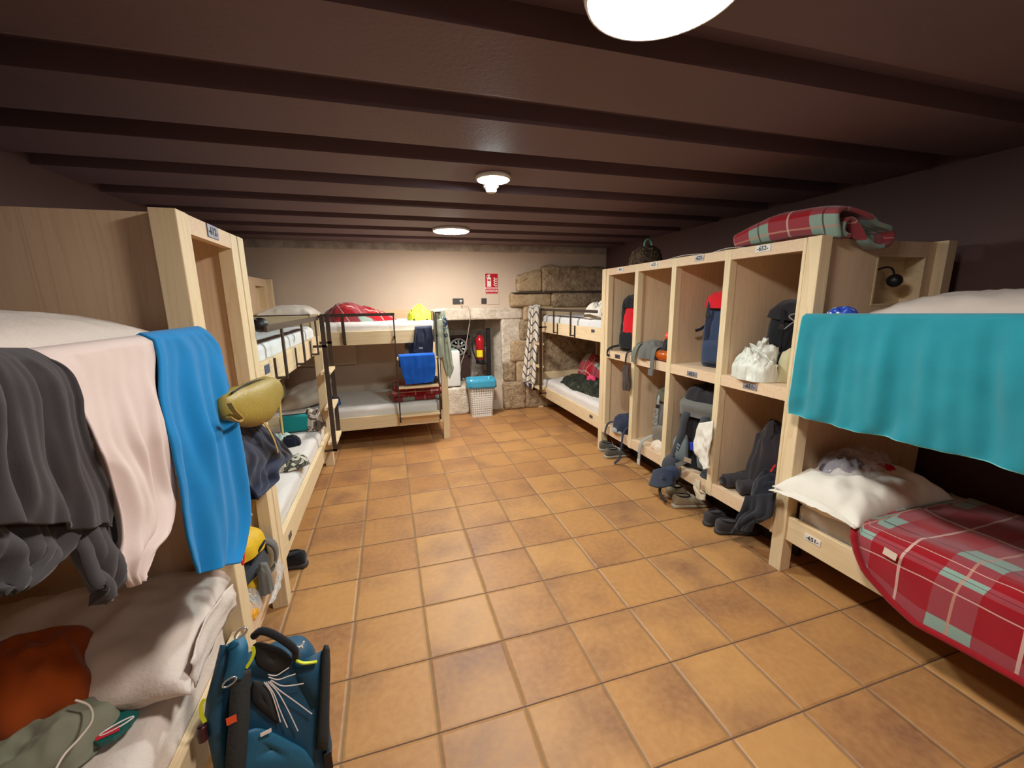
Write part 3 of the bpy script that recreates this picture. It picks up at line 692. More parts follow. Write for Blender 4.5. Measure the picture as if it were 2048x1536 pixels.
bm = B(); box(bm, (p.x, Ye, RZ0 + .06), (q.x, Ye + .05, zt), .004); box(bm, (p.x - .02, Ye - .02, RZ0 + .001), (q.x + .02, Ye + .09, RZ0 + .07), .004); box(bm, (c.x, Ye - .002, c.z + h * .62), (p.x + .01, Ye + .02, c.z + h * .67)); box(bm, (c.x - .01, Ye - .02, c.z - .014), (p.x + .01, Ye + .03, c.z - .002)); tag(put('extinguisher_post', bm, m_blk), 'black metal post holding the red fire extinguisher in the recess', 'stand')
# fan / wheel in the recess
Yf = 5.06; c = at(917, 694, 1, Yf); rf = .118
t = thing('fan', 'grey round fan in a dark square frame inside the recess', 'fan', (c.x, Yf, c.z - .17))
bm = B()
for a0, a1 in (((-.17, -.16), (-.13, .16)), ((.13, -.16), (.17, .16)), ((-.17, .13), (.17, .17)), ((-.17, -.17), (.17, -.13))): box(bm, (c.x + a0[0], Yf - .01, c.z + a0[1]), (c.x + a1[0], Yf + .04, c.z + a1[1]), .003)
box(bm, (c.x - .16, Yf + .035, c.z - .16), (c.x + .16, Yf + .05, c.z + .16)); box(bm, (c.x - .16, Yf, RZ0 + .002), (c.x + .16, Yf + .04, c.z - .15)); put('housing', bm, plain('rust_dark_metal', (58, 34, 30), .7), t)
m_gr = plain('mid_grey_plastic', (126, 124, 120), .5, .05)
bm = B(); lathe(bm, (c.x, Yf - .012, c.z), [(rf, .02), (rf + .012, .008), (rf + .01, -.008), (rf - .006, -.012), (rf - .014, -.004), (rf - .014, .02)], 40, 'y'); put('rim', bm, m_gr, t, True)
bm = B(); lathe(bm, (c.x, Yf - .012, c.z), [(.03, .02), (.032, -.006), (.02, -.014), (.001, -.015)], 24, 'y'); put('hub', bm, m_gr, t, True)
for k in range(5):
    a = 2 * PI * k / 5 + .3; d = V((math.cos(a), 0, math.sin(a))); e = V((-math.sin(a), 0, math.cos(a))); bm = B()
    obox(bm, V((c.x, Yf - .006, c.z)) + d * .066, d, e, d.cross(e), .044, .015, .005, .003); put('spoke', bm, m_gr, t)
    bm = B(); a += PI / 5; d = V((math.cos(a), 0, math.sin(a))); e = V((-math.sin(a), 0, math.cos(a))); obox(bm, V((c.x, Yf + .008, c.z)) + d * .078, d, (e + V((0, .8, 0))), d.cross(e + V((0, .8, 0))), .022, .02, .002, .001); put('blade', bm, plain('pale_mint_plastic', (206, 222, 212), .35), t)
# dehumidifier on the ledge
p0, p1 = at(873, 703, 1, 4.62), at(922, 770, 1, 4.62)
t = thing('dehumidifier', 'white boxy appliance on the whitewashed ledge behind the grey shirt', 'appliance', ((p0.x + p1.x) / 2, 4.72, .382))
bm = B(); box(bm, (p0.x, 4.60, .395), (p1.x, 4.86, p0.z), .025, 4); put('body', bm, m_wplas, t, True)
bm = B(); box(bm, (p0.x + .03, 4.63, p0.z - .004), (p1.x - .05, 4.83, p0.z + .006), .004); put('vent_grille', bm, plain('mint_plastic', (150, 190, 168), .5), t)
bm = B(); box(bm, (p0.x + .02, 4.62, .382), (p1.x - .02, 4.84, .397)); put('base', bm, m_blk, t)
# bin
X0, X1, Y0, Y1 = 1.235, 1.575, 4.33, 4.545
t = thing('waste_bin', 'white leaf-pierced plastic waste bin with blue liner before the recess', 'bin', ((X0 + X1) / 2, (Y0 + Y1) / 2, 0))
def ringrect(z, o, r=.025, k=6):
    out = []
    for cx, cy, a0 in ((X1 - r - o, Y1 - r - o, 0), (X0 + r + o, Y1 - r - o, 1), (X0 + r + o, Y0 + r + o, 2), (X1 - r - o, Y0 + r + o, 3)):
        for j in range(k): a = (a0 + j / (k - 1)) * PI / 2; out.append(V((cx + r * math.cos(a), cy + r * math.sin(a), z)))
    return out
zs = [.002, .03, .25, .47, .50]; rows = [ringrect(z, .03 - .03 * z / .5) for z in zs]; rows = [r + [r[0]] for r in rows]
cum = [0]
for i in range(1, len(rows[0])): cum.append(cum[-1] + (rows[-1][i] - rows[-1][i - 1]).length)
bm = B(); grid(bm, rows, uv=[[(cc, z) for cc in cum] for z in zs]); put('basket', bm, leaf_holes(), t, solid=.003)
bm = B(); box(bm, (X0 + .032, Y0 + .032, .001), (X1 - .032, Y1 - .032, .006)); put('basket_floor', bm, m_wplas, t)
bm = B(); rows = []
for z, o, am in ((.3, .05, .01), (.40, .04, .012), (.47, .02, .010), (.51, .008, .005), (.525, -.004, .004), (.52, -.016, .007), (.47, -.024, .014), (.42, -.02, .022), (.395, -.022, .024)):
    r = []
    for i, q in enumerate(ringrect(z, o, .04, 14)): n_ = noise.noise(V((q.x * 14, q.y * 14, z * 9))); r.append(q + V((am * n_, am * n_, am * n_ * 1.6)))
    rows.append(r)
grid(bm, rows, True); put('bin_liner', bm, plain('blue_bin_liner', (62, 156, 190), .3, .08, 20, .5, 30), t, True, solid=.002)

# ================================================================ things on the far bunks
m_crim = fab('crimson_fleece', (146, 20, 30)); m_navy = fab('navy_cloth', (40, 46, 66)); m_dkn = fab('dark_navy_cloth', (24, 26, 42)); PLD = plaid()
m_blue = fab('royal_blue_microfibre', (20, 84, 180)); m_cyanb = fab('azure_microfibre', (22, 122, 184), .08); m_teal = fab('teal_microfibre', (26, 136, 140), .08)
m_char = fab('charcoal_jersey', (64, 60, 62)); m_pinkw = fab('off_white_cotton', (208, 190, 184), .05); m_black = fab('black_nylon', (30, 30, 34)); m_grey = fab('grey_nylon', (104, 102, 98))
m_ltg = fab('light_grey_nylon', (150, 152, 150)); m_white = fab('white_cotton', (226, 220, 208), .05); m_olive = plain('olive_nylon', (150, 128, 52), .5, .12, 10, .25, 60); m_strapo = fab('olive_webbing', (168, 138, 66), .08)
m_bag = plain('white_carrier_bag', (216, 216, 204), .4, .08, 12, .4, 40)
BZ = 1.338
tag(put('pillow', cushion(frame((-.74, 4.12, BZ + .09), 0), .5, .7, .19, 1), m_white, smooth=True), 'white pillow on the top bed along the back wall', 'pillow', 'pillows')
tag(put('pillow', cushion(frame((-.66, 4.06, .545), 0, .1, -.25), .48, .72, .2, 2), m_white, smooth=True), 'white pillow on the low bed along the back wall', 'pillow', 'pillows')
tag(put('blanket', heap((-.04, 4.1, BZ), .40, .26, .15, .1, 3, 60, .5, 7, 2.2, -.55, .6, True), PLD, smooth=True), 'crumpled red blanket on the top bed along the back wall', 'blanket', 'red blankets')
t = thing('hi_vis_vest', 'crumpled fluorescent yellow vest on the top bed along the back wall', 'vest', (.6, 3.9, BZ))
bm = heap((.6, 3.9, BZ), .13, .12, .11, .2, 5, 60, .9, 14, 2.4, 0, .45, jit=.035); put('cloth', bm, plain('fluorescent_yellow', (206, 222, 60), .7, .12, 16, .3, 80), t, True)
for u in (829, 855):
    bm = B(); p = at(u, 641, 1, 3.785); obox(bm, p, (1, 0, .4), (-.4, 0, 1), (0, -1, 0), .009, .02, .002); put('dark_tab', bm, m_black, t)
tag(put('trousers', drape([(815, 685, 850, 688), (817, 700, 858, 703), (819, 714, 862, 717)], 1, 3.607, -1, 3, .001, 3, 0, 30, 20), m_dkn, smooth=True, solid=.004), 'dark trousers hanging behind the navy shorts on the bed ladder', 'trousers')
t = thing('shorts', 'navy shorts hung over the top rail of the back wall bed', 'shorts', at(845, 706, 1, 3.57))
put('cloth', drape([(830, 657, 864, 655), (828, 680, 866, 678), (826, 704, 865, 709)], 1, 3.588, -1, 3, .007, 4, .05, 34, 30, .02), m_navy, t, True, solid=.004)
p = at(842, 696, 1, 3.568); bm = B(); obox(bm, p, (1, 0, 0), (0, 0, 1), (0, -1, 0), .02, .009, .001); put('logo_patch', bm, m_ltg, t)
tag(put('towel', drape([(797, 713, 869, 709), (801, 733, 871, 729), (806, 752, 870, 749), (812, 769, 866, 764)], 1, 3.496, -1, 1.6, .006, 5, .12, 40, 34, .02, .3, .003), m_blue, smooth=True, solid=.005), 'small royal blue towel folded over a ladder rung', 'towel', 'towels')
m_sage = fab('sage_jersey', (160, 166, 148), .08)
t = thing('shirt', 'sage grey shirt with blue print on the corner post of the bed', 't-shirt', at(890, 757, 1, 3.55))
put('cloth', drape([(866, 622, 889, 619), (872, 650, 895, 652), (876, 680, 901, 690), (882, 705, 905, 726), (888, 730, 907, 737), (893, 748, 899, 757)], 1, 3.578, -1, 3, .012, 6, .2, 36, 40, .012), m_sage, t, True, solid=.004)
put('sleeve', drape([(868, 640, 884, 638), (869, 680, 887, 676), (872, 718, 888, 714)], 1, 3.555, -1, 1.2, .006, 7, 0, 20, 30), m_sage, t, True, solid=.006)
put('print', drape([(884, 634, 892, 634), (886, 650, 895, 652), (888, 668, 896, 674), (890, 684, 894, 686)], 1, 3.54, -1, 2, .005, 8, 0, 20, 24), spots('blue_print', (160, 166, 148), (50, 60, 90), (90, 140, 170), 26, .5, .64), t, True, solid=.002)
t = thing('blanket', 'folded plaid blanket on the low bed behind the ladder', 'blanket', (.55, 3.95, .437), 'red blankets')
for k, (z0, z1, x0) in enumerate(((.437, .50, .26), (.495, .56, .245), (.556, .62, .27))):
    bm = slab((x0, 3.74 + .012 * k, z0), (.80, 4.2, z1), .03, .008, 7, k, 22); uvbox(bm, .1 * k, .06 * k); put('fold', bm, PLD, t, True)
tag(put('stuff_sack', heap((.66, 3.84, .622), .13, .08, .07, 0, 8, 30, .6, 14), spots('dark_camouflage', (44, 42, 40), (62, 60, 56), (30, 30, 34), 16)), 'dark bundle on the folded plaid blanket behind the ladder', 'bundle')
tag(put('pouch', heap(at(670, 812, 2, .438) + V((0, .06, 0)), .055, .07, .085, .3, 9, 36, .5, 16, 3), spots('blue_print_nylon', (20, 60, 120), (70, 120, 170), (30, 30, 90), 20), smooth=True), 'small blue printed pouch on the white sheet of the low bed', 'pouch')
# scarf and far right bunk
def chevron():
    m, nt, p = base_mat('chevron_scarf'); tc = nd(nt, 'ShaderNodeTexCoord'); sp = nd(nt, 'ShaderNodeSeparateXYZ'); lk(nt, tc.outputs['UV'], sp.inputs[0])
    zz = mth(nt, 'ABSOLUTE', mth(nt, 'SUBTRACT', mth(nt, 'FRACT', mth(nt, 'DIVIDE', sp.outputs[0], .13)), .5))
    s = mth(nt, 'FRACT', mth(nt, 'DIVIDE', mth(nt, 'SUBTRACT', sp.outputs[1], mth(nt, 'MULTIPLY', zz, .14)), .105))
    low = mth(nt, 'LESS_THAN', sp.outputs[1], .12)
    lk(nt, mixc(nt, mth(nt, 'MAXIMUM', mth(nt, 'LESS_THAN', s, .2), mth(nt, 'MULTIPLY', low, mth(nt, 'GREATER_THAN', zz, .2))), lin((222, 214, 200)), lin((70, 68, 78))), p.inputs['Base Color']); p.inputs['Roughness'].default_value = .9; return m
tag(put('scarf', drape([(1059, 616, 1080, 612), (1056, 640, 1079, 646), (1053, 668, 1077, 676), (1049, 700, 1073, 708), (1046, 730, 1071, 738), (1043, 755, 1069, 762), (1050, 770, 1064, 778)], 1, 4.50, -1, 2.6, .022, 9, .2, 36, 50, .03, .3), chevron(), smooth=True, solid=.004), 'black and cream zigzag scarf hanging from the corner of the far right bunk', 'scarf')
tag(put('blanket', heap((2.92, 3.5, BZ), .30, .55, .17, .0, 11, 50, .3, 6, 2.4, .1, .6), m_crim, smooth=True), 'plain dark red blanket on the top bed at the far right', 'blanket', 'red blankets')
tag(put('bed_sheet', heap((2.5, 3.12, BZ), .17, .24, .13, .2, 12, 50, .9, 11, 2.2), m_white, smooth=True), 'crumpled white sheet beside the dark red blanket, far right top bed', 'sheet')
tag(put('sleeping_bag', heap((2.76, 3.62, .44), .36, .74, .1, 0, 13, 60, .9, 9, 3), spots('dark_green_camouflage', (50, 54, 44), (34, 38, 32), (74, 74, 60), 9), smooth=True), 'dark green camouflage sleeping bag on the low bed at the far right', 'sleeping bag')
bm = heap((2.88, 3.95, .50), .20, .42, .28, -.1, 14, 60, .35, 5, 2.2, -.3, .7, True); tag(put('blanket', bm, PLD, smooth=True), 'red plaid blanket heaped on the camouflage sleeping bag', 'blanket', 'red blankets')
tag(put('sock', heap(at(1183, 760, 2, .56), .04, .07, .05, .4, 15, 24, .5, 14), plain('hot_pink_cloth', (226, 60, 110), .8), smooth=True), 'small hot pink cloth next to the plaid blanket, far right low bed', 'cloth')
# ================================================================ left side of the aisle
def cl(name, label, cat, rows, ax, val, sgn, mat, group=None, th=.004, **k):
    return tag(put(name, drape(rows, ax, val, sgn, **k), mat, smooth=True, solid=th), label, cat, group)
XD = XL + .064
t = thing('shirt', 'charcoal long-sleeved shirt hanging over the near left bunk guard', 'shirt', at(60, 1060, 0, XD))
put('cloth', drape([(-90, 720, 86, 716), (-90, 760, 118, 738), (-90, 800, 130, 778), (-90, 860, 143, 850), (-90, 930, 166, 925), (-90, 1000, 202, 1000), (-90, 1050, 208, 1056)], 0, XD + .004, 1, n_f=3.2, amp=.012, seed=1, over=.16, drift=.25, nu=64), m_char, t, True, solid=.005)
put('sleeve', drape([(126, 1000, 208, 1040), (130, 1070, 208, 1085), (136, 1130, 206, 1140), (146, 1180, 200, 1180), (160, 1206, 188, 1208)], 0, XD - .01, 1, n_f=1.2, amp=.018, seed=2, over=0, nu=30), m_char, t, True, solid=.02)
put('hem_fold', drape([(-90, 1030, 122, 1030), (-90, 1090, 114, 1075), (-90, 1140, 86, 1120), (-90, 1180, 40, 1160), (-90, 1200, 8, 1182)], 0, XD - .02, 1, n_f=2.4, amp=.02, seed=3, over=0, nu=40), m_char, t, True, solid=.012)
cl('shirt', 'pinkish white shirt hanging between the charcoal shirt and the blue towel', 'shirt', [(80, 717, 302, 683), (112, 742, 303, 705), (126, 790, 297, 745), (138, 850, 295, 795), (150, 910, 298, 850), (176, 960, 311, 900), (200, 1030, 333, 962), (206, 1080, 338, 990), (207, 1112, 326, 1050), (216, 1140, 292, 1092), (228, 1160, 272, 1140), (242, 1177, 266, 1160)], 0, XD - .002, 1, m_pinkw, n_f=2.2, amp=.012, seed=4, over=.16, nu=70, nv=70, drift=.5, crs=.020, crf=5)
cl('towel', 'long azure blue towel hanging at the head of the near left bunk', 'towel', [(299, 680, 410, 663), (302, 720, 433, 692), (297, 790, 441, 745), (303, 860, 454, 815), (316, 920, 466, 870), (332, 985, 476, 930), (342, 1040, 485, 985), (353, 1090, 487, 1035), (364, 1128, 478, 1090), (372, 1152, 464, 1124)], 0, XD, 1, m_cyanb, 'towels', .006, n_f=2.3, amp=.027, seed=5, over=.2, nu=64, nv=60, drift=.15, crs=.002)
tag(put('pillow', cushion(frame((-.72, .28, 1.425), 0, .02), .62, .78, .2, 6, .012), m_sheet_w, smooth=True), 'flat pale pillow on the top bed above the charcoal and white shirts', 'pillow', 'pillows')
t = thing('pillow', 'large crumpled white pillow at the head of the near left low bed', 'pillow', (-.72, .46, .45), 'pillows')
put('pillow_filling', cushion(frame((-.71, .46, .53), .03, .14), .76, .48, .22, 7, .032, 7), m_sheet_w, t, True)
b = B(); rows = []
for i in range(9):
    f = i / 8; rows.append([V((-.335 - .012 * math.sin(g * PI) - .012 * noise.noise(V((g * 4, f * 3, 2))), .28 + .34 * g, .555 - .085 * f + .02 * math.sin(g * PI) * (1 - f) + .006 * noise.noise(V((g * 6, f * 4, 7))))) for g in [j / 14 for j in range(15)]])
grid(b, rows); put('pillowcase_flap', b, m_sheet_w, t, True, solid=.004)
ZM = .452
m_org = fab('orange_cloth', (150, 66, 14), .1)
tag(put('stuff_sack', heap(at(62, 1400, 2, .53), .15, .125, .14, .3, 17, 56, .45, 7, 2.4, jit=.02), m_org, smooth=True), 'burnt orange cloth sack on the near left low bed', 'sack')
tag(put('sleeping_bag_liner', heap(at(86, 1500, 2, ZM) , .15, .12, .075, .3, 18, 56, .9, 9, 2.4, jit=.02), fab('sage_silk', (128, 130, 112), .12), smooth=True), 'grey-green crumpled cloth in the bottom left corner of the photo', 'cloth')
bm = B(); tube(bm, [at(u, v, 2, z) for u, v, z in ((150, 1400, .58), (178, 1412, .56), (184, 1440, .56), (160, 1475, .57), (128, 1510, .57), (108, 1545, .56))], .0027, 8, 40); tag(put('charging_cable', bm, plain('white_cable', (206, 196, 180), .5), smooth=True), 'thin white cable crossing the orange and grey-green cloths', 'cable')
q = [at(u, v, 2, ZM + .012) for u, v in ((244, 1427), (279, 1429), (262, 1455), (228, 1483), (200, 1494), (184, 1490), (186, 1476))]
t = thing('tissue_pack', 'flat dark teal tissue packet on the near left sheet', 'packet', sum(q, V()) / len(q))
bm = B(); f = bm.faces.new([bm.verts.new(p) for p in q]); bm.normal_update()
if f.normal.z < 0: f.normal_flip()
r = bmesh.ops.extrude_face_region(bm, geom=[f]); [setattr(v.co, 'z', v.co.z + .012) for v in r['geom'] if isinstance(v, bmesh.types.BMVert)]
put('wrapper', bm, plain('dark_teal_wrap', (14, 92, 86), .35, .06), t)
c = at(234, 1452, 2, ZM + .026); bm = B(); tube(bm, [c + V((.026 * math.cos(g) + .008 * math.sin(g), .013 * math.sin(g) + .012 * math.cos(g), 0)) for g in [2 * PI * i / 28 for i in range(29)]], .0022, 6); put('printed_ring', bm, m_wp, t, True)
c = at(216, 1466, 2, ZM + .026); bm = B(); obox(bm, c, (1, .35, 0), (-.35, 1, 0), (0, 0, 1), .022, .009, .001, .0005); put('printed_banner', bm, plain('printed_red', (196, 40, 60), .5), t)

# ---- left locker
XO = XL + .10
t = thing('waist_bag', 'olive green waist bag hanging out of the left locker', 'bag', at(500, 840, 0, XO))
pa, pb = at(446, 812, 0, XO), at(556, 782, 0, XO); dx = pb - pa; Lb = dx.length; dx.normalize(); yy = V((0, 0, 1)); yy = (yy - dx * yy.dot(dx)).normalized(); M = Matrix((yy, dx.cross(yy) * -1, dx)).transposed().to_4x4(); M.translation = pa
nrm = dx.cross(yy)
put('body', sack([(0, -.005, 0, .03, .02, 2), (Lb * .12, -.012, 0, .055, .035, 2.2), (Lb * .45, -.022, 0, .082, .05, 2.4), (Lb * .75, -.005, 0, .075, .045, 2.3), (Lb * .95, .008, 0, .04, .028, 2), (Lb, .008, 0, .015, .015, 2)], M, 30, 30, .006, 12, 2), m_olive, t, True)
bm = B(); tube(bm, [pa + dx * Lb * s + yy * (.075 - .1 * (s - .5) ** 2 * 1.2 - .012) + V((.02, 0, 0)) for s in (.03, .3, .6, .9)], .003, 6, 24); put('zip', bm, m_black, t, True)
bm = B(); ribbon(bm, [at(u, v, 0, XO + .02) for u, v in ((540, 762), (552, 768), (560, 782), (560, 800), (562, 835), (566, 868))], .026, .003, (0, 1, 0), 26); put('strap', bm, m_strapo, t)
bm = B(); ribbon(bm, [at(u, v, 0, XO + .03) for u, v in ((458, 806), (468, 822), (482, 836), (478, 843), (466, 840), (457, 834))], .014, .003, (1, 0, 0), 30); put('strap', bm, m_strapo, t)
bm = B(); ribbon(bm, [at(u, v, 0, XO + .03) for u, v in ((500, 812), (512, 830), (532, 850), (548, 880), (556, 905))], .012, .003, (0, 1, .5), 26); put('strap', bm, m_strapo, t)
p = at(556, 782, 0, XO + .03); bm = B(); obox(bm, p, (0, 1, 0), (0, 0, 1), (1, 0, 0), .018, .014, .006, .003); put('buckle', bm, m_blk, t)
cl('jacket', 'dark navy jacket spilling from the left locker beside the blue towel', 'jacket', [(440, 846, 506, 842), (448, 872, 532, 868), (456, 900, 552, 893), (464, 926, 572, 914), (470, 950, 549, 938), (476, 982, 544, 960), (484, 1003, 498, 993)], 0, XL + .055, 1, m_navy, th=.006, n_f=2.2, amp=.022, seed=8, over=.08, nu=50, crs=.012, crf=12)
bm = B(); grid(bm, [[at(480, 1012, 0, XL + .06), at(492, 1011, 0, XL + .065), at(500, 1016, 0, XL + .06)], [at(480, 1024, 0, XL + .064), at(492, 1022, 0, XL + .07), at(503, 1026, 0, XL + .062)], [at(481, 1036, 0, XL + .06), at(493, 1033, 0, XL + .066), at(506, 1031, 0, XL + .06)]]); tag(put('care_label', bm, m_wp, smooth=True, solid=.001), 'little white fabric label below the navy jacket', 'label')
bm = B(); tube(bm, [at(u, v, 0, XL + .05) for u, v in ((483, 1052), (488, 1075), (488, 1110), (487, 1127), (484, 1127), (482, 1105), (480, 1070))], .003, 6, 36); tag(put('lanyard', bm, plain('red_cord', (210, 26, 20), .6), smooth=True), 'thin red cord loop dangling above the yellow and grey bag', 'cord')
m_yel = plain('yellow_nylon', (214, 172, 22), .6, .1, 12, .3, 90)
c = V((-.47, .985, .293)); t = thing('day_pack', 'yellow and grey day pack in the bottom of the left locker', 'bag', c)
put('body', sack([(0, 0, 0, .09, .11, 3), (.03, 0, 0, .115, .125, 3), (.12, 0, 0, .12, .13, 2.8), (.2, -.01, .01, .1, .12, 2.5), (.235, -.01, .01, .05, .06, 2)], frame(c, -.2), 30, 24, .006, 12, 4), fab('slate_nylon', (62, 66, 72)), t, True)
put('lid', heap(c + V((.02, -.02, .19)), .115, .125, .085, -.2, 5, 34, .2, 9, 3), m_yel, t, True)
bm = B(); box(bm, (c.x + .075, c.y - .115, c.z + .012), (c.x + .128, c.y - .01, c.z + .085), .02, 3); put('front_pocket', bm, m_yel, t, True)
bm = B(); ribbon(bm, [(c.x + .09, c.y + .07, c.z + .2), (c.x + .15, c.y + .08, c.z + .14), (c.x + .15, c.y + .07, c.z + .06), (c.x + .12, c.y + .04, c.z + .02)], .045, .01, (0, 1, 0), 20); put('strap', bm, m_grey, t, True)
bm = B(); tube(bm, [(c.x + .1, c.y - .08, c.z + .16), (c.x + .14, c.y - .03, c.z + .215), (c.x + .13, c.y + .03, c.z + .19), (c.x + .125, c.y + .05, c.z + .12)], .006, 6, 24); put('loop', bm, m_black, t, True)
tag(put('sock', heap((c.x + .145, c.y - .085, c.z + .03), .03, .045, .1, .2, 19, 26, .5, 18, 3), m_grey, smooth=True), 'rolled grey cloth between the locker post and yellow bag', 'cloth')
t = thing('food_packet', 'clear and orange plastic food packet on the left locker floor', 'packet', (-.375, .86, .293))
put('film', heap((-.375, .84, .293), .045, .07, .05, .2, 20, 34, 1.1, 22), film('clear_film', (226, 226, 224), .45), t, True)
put('orange_end', heap((-.362, .80, .293), .03, .05, .028, .2, 21, 30, .8, 22), plain('orange_foil', (214, 150, 40), .3, .1), t, True)
cl('plastic_wrap', 'strip of clear plastic wrap along the left locker edge', 'plastic wrap', [(546, 1124, 558, 1118), (548, 1150, 562, 1142), (540, 1185, 552, 1180), (530, 1210, 538, 1206)], 0, XL + .012, 1, film('clear_film', (226, 226, 224), .45), th=.002, n_f=2, amp=.006, seed=9, over=0, nu=20, nv=30, crs=.008, crf=30)

# ---- shoes
def shoe(c, yaw, label, up, sole, lace, name='shoe', L=.285, w_=.1, group='shoes under the lockers', high=1.0):
    """toe points along local +y"""
    c = V(c); M = frame(c, yaw); t = thing(name, label, 'shoe', c, group)
    def lo(secs, k=26, n=24):
        b = B(); rows = []
        for y_, hw, z0, z1, sq in cat_rom(secs, n):
            rows.append([V((math.copysign(abs(math.cos(a)) ** (2 / sq), math.cos(a)) * hw, y_, (z0 + z1) / 2 + math.copysign(abs(math.sin(a)) ** (2 / sq), math.sin(a)) * (z1 - z0) / 2)) for a in [2 * PI * j / k for j in range(k)]])
        grid(b, rows, True, cap=True); b.transform(M); return b
    H = high; h = L / 2
    put('upper', lo([(-h, .018, .02, .075 * H, 2.2), (-h + .015, .032, .014, .1 * H, 2.4), (-h + .07, .036, .012, .092 * H, 2.5), (-h + .12, .038, .012, .086 * H, 2.4), (-.0 + .02, .044, .012, .076, 2.4), (.07, .048, .012, .058, 2.4), (h - .03, .042, .012, .048, 2.5), (h - .005, .022, .014, .036, 2.2)]), up, t, True)
    put('sole', lo([(-h - .006, .016, .0, .028, 3), (-h + .012, .034, .0, .03, 4), (-h + .08, .037, .002, .026, 4), (.0, .043, .002, .025, 4), (.075, .05, .0, .026, 4), (h - .03, .044, .001, .026, 4), (h + .004, .02, .006, .026, 3)]), sole, t, True)
    b = B(); lathe(b, (0, 0, 0), [(.03, -.004), (.034, .003), (.029, .008), (.024, .002), (.02, -.03), (.001, -.034)], 24); b.transform(M @ Matrix.Translation((0, -h + .075, .088 * H)) @ Matrix.Rotation(-.12, 4, 'X') @ Matrix.Diagonal((1, 1.75, 1, 1))); put('collar', b, m_black, t, True)
    b = B()
    for i in range(5):
        y_ = .0 + .024 * i; z_ = .084 - .0075 * i; s = -1 if i % 2 else 1
        tube(b, [(-.026, y_, z_ - .014), (-.01, y_ + .006 * s, z_ + .002), (.012, y_ + .012 * s, z_ + .001), (.027, y_ + .01, z_ - .014)], .0032, 6, 10)
    tube(b, [(.0, -.005, .09), (.03, -.02, .1), (.045, -.005, .07), (.05, .02, .05)], .003, 6, 14); tube(b, [(.0, -.005, .09), (-.03, -.015, .1), (-.046, .005, .068)], .003, 6, 14)
    b.transform(M); put('laces', b, lace, t, True)
    return t
m_sg = fab('grey_mesh', (96, 92, 84)); m_sb = fab('beige_suede', (150, 136, 112)); m_sd = fab('dark_grey_mesh', (60, 56, 58)); m_lg = plain('pale_sole', (170, 160, 142), .7); m_dg = plain('dark_sole', (60, 56, 54), .7); m_wl = fab('pale_lace', (196, 188, 170)); m_dl = fab('dark_lace', (40, 38, 42))
P_ = lambda u, v: at(u, v, 2, 0)
shoe((2.40, 2.66, 0), -1.9, 'grey trail shoe against the far locker post', m_sg, m_lg, m_wl)
shoe((2.36, 2.50, 0), -1.55, 'grey trail shoe with pale looped laces, beside the far post', m_sg, m_lg, m_wl)
shoe((2.40, 1.60, 0), -1.6, 'beige walking shoe farther under the locker, behind its pair', m_sb, m_lg, m_wl)
shoe((2.345, 1.44, 0), -1.75, 'beige walking shoe in front of its pair under the locker', m_sb, m_lg, m_wl)
shoe((2.39, 1.19, 0), -1.5, 'dark hiking shoe nearer the beige pair under the locker', m_sd, m_dg, m_dl)
shoe((2.385, 1.045, 0), -1.85, 'dark hiking shoe closest to the viewer under the locker', m_sd, m_dg, m_dl)
shoe(at(582, 1142, 2, 0) + V((-.06, .05, 0)), 1.4, 'black shoe peeking out from under the left bunk by the locker post', m_black, m_dg, m_dl, group='shoe under the bunk')
# ---- mid left bunk
tag(put('cloth', heap(at(578, 932, 2, .447) - V((.0, 0, 0)), .13, .1, .05, .5, 22, 44, .8, 12), spots('leaf_print', (190, 186, 170), (60, 60, 56), (110, 108, 96), 22, .5, .6), smooth=True), 'black and cream leaf-print cloth on the left lower bed', 'cloth')
p = at(590, 866, 2, .447); t = thing('zip_pouch', 'bright teal box-shaped pouch on the left lower bed', 'pouch', p)
bm = B(); obox(bm, p + V((0, .06, .075)), (1, .12, 0), (-.12, 1, 0), (0, 0, 1), .115, .055, .072, .02); put('body', bm, fab('teal_nylon', (24, 128, 130), .08), t, True)
bm = B(); obox(bm, p + V((0, .06, .148)), (1, .12, 0), (-.12, 1, 0), (0, 0, 1), .1, .006, .003); put('zip', bm, m_black, t)
p = at(628, 862, 2, .447); tag(put('stuff_sack', heap(p + V((0, .08, 0)), .085, .08, .16, .3, 23, 44, .5, 10, 3), spots('winter_camouflage', (190, 180, 168), (96, 84, 74), (60, 52, 50), 14), smooth=True), 'brown and white camouflage sack beside the teal pouch', 'sack')
tag(put('cloth', heap(at(558, 884, 2, .447), .1, .09, .05, .2, 24, 40, .9, 14), fab('mint_cloth', (186, 210, 204)), smooth=True), 'pale mint cloth on the left lower bed', 'cloth')
tag(put('cloth', heap(at(584, 888, 2, .447), .06, .07, .055, .9, 25, 36, .9, 16), m_dkn, smooth=True), 'small black cloth beside the pale mint one', 'cloth')
def reading_lamp(c, d, label, pts):
    c = V(c); t = thing('reading_lamp', label, 'lamp', c, 'bedside reading lamps')
    b = B(); lathe(b, c, [(.022, .002), (.022, -.012), (.008, -.016)], 20, 'y'); put('base', b, m_blk, t, True)
    b = B(); tube(b, [c + V(p) for p in pts], .005, 8, 30); put('gooseneck', b, m_blk, t, True)
    e = c + V(pts[-1]); b = sack([(-.03, 0, 0, .02, .02, 2), (-.02, 0, 0, .031, .031, 2), (0, 0, 0, .036, .036, 2), (.022, 0, 0, .028, .028, 2), (.034, 0, 0, .01, .01, 2)], frame(e, 0, d), 24, 16); put('lamp_head', b, m_blk, t, True)
reading_lamp((2.79, .788, 1.63), 1.1, 'black gooseneck reading lamp in the niche above the teal towel', [(0, -.01, 0), (.02, -.05, .03), (.08, -.075, .05), (.14, -.07, .035), (.165, -.07, -.02)])
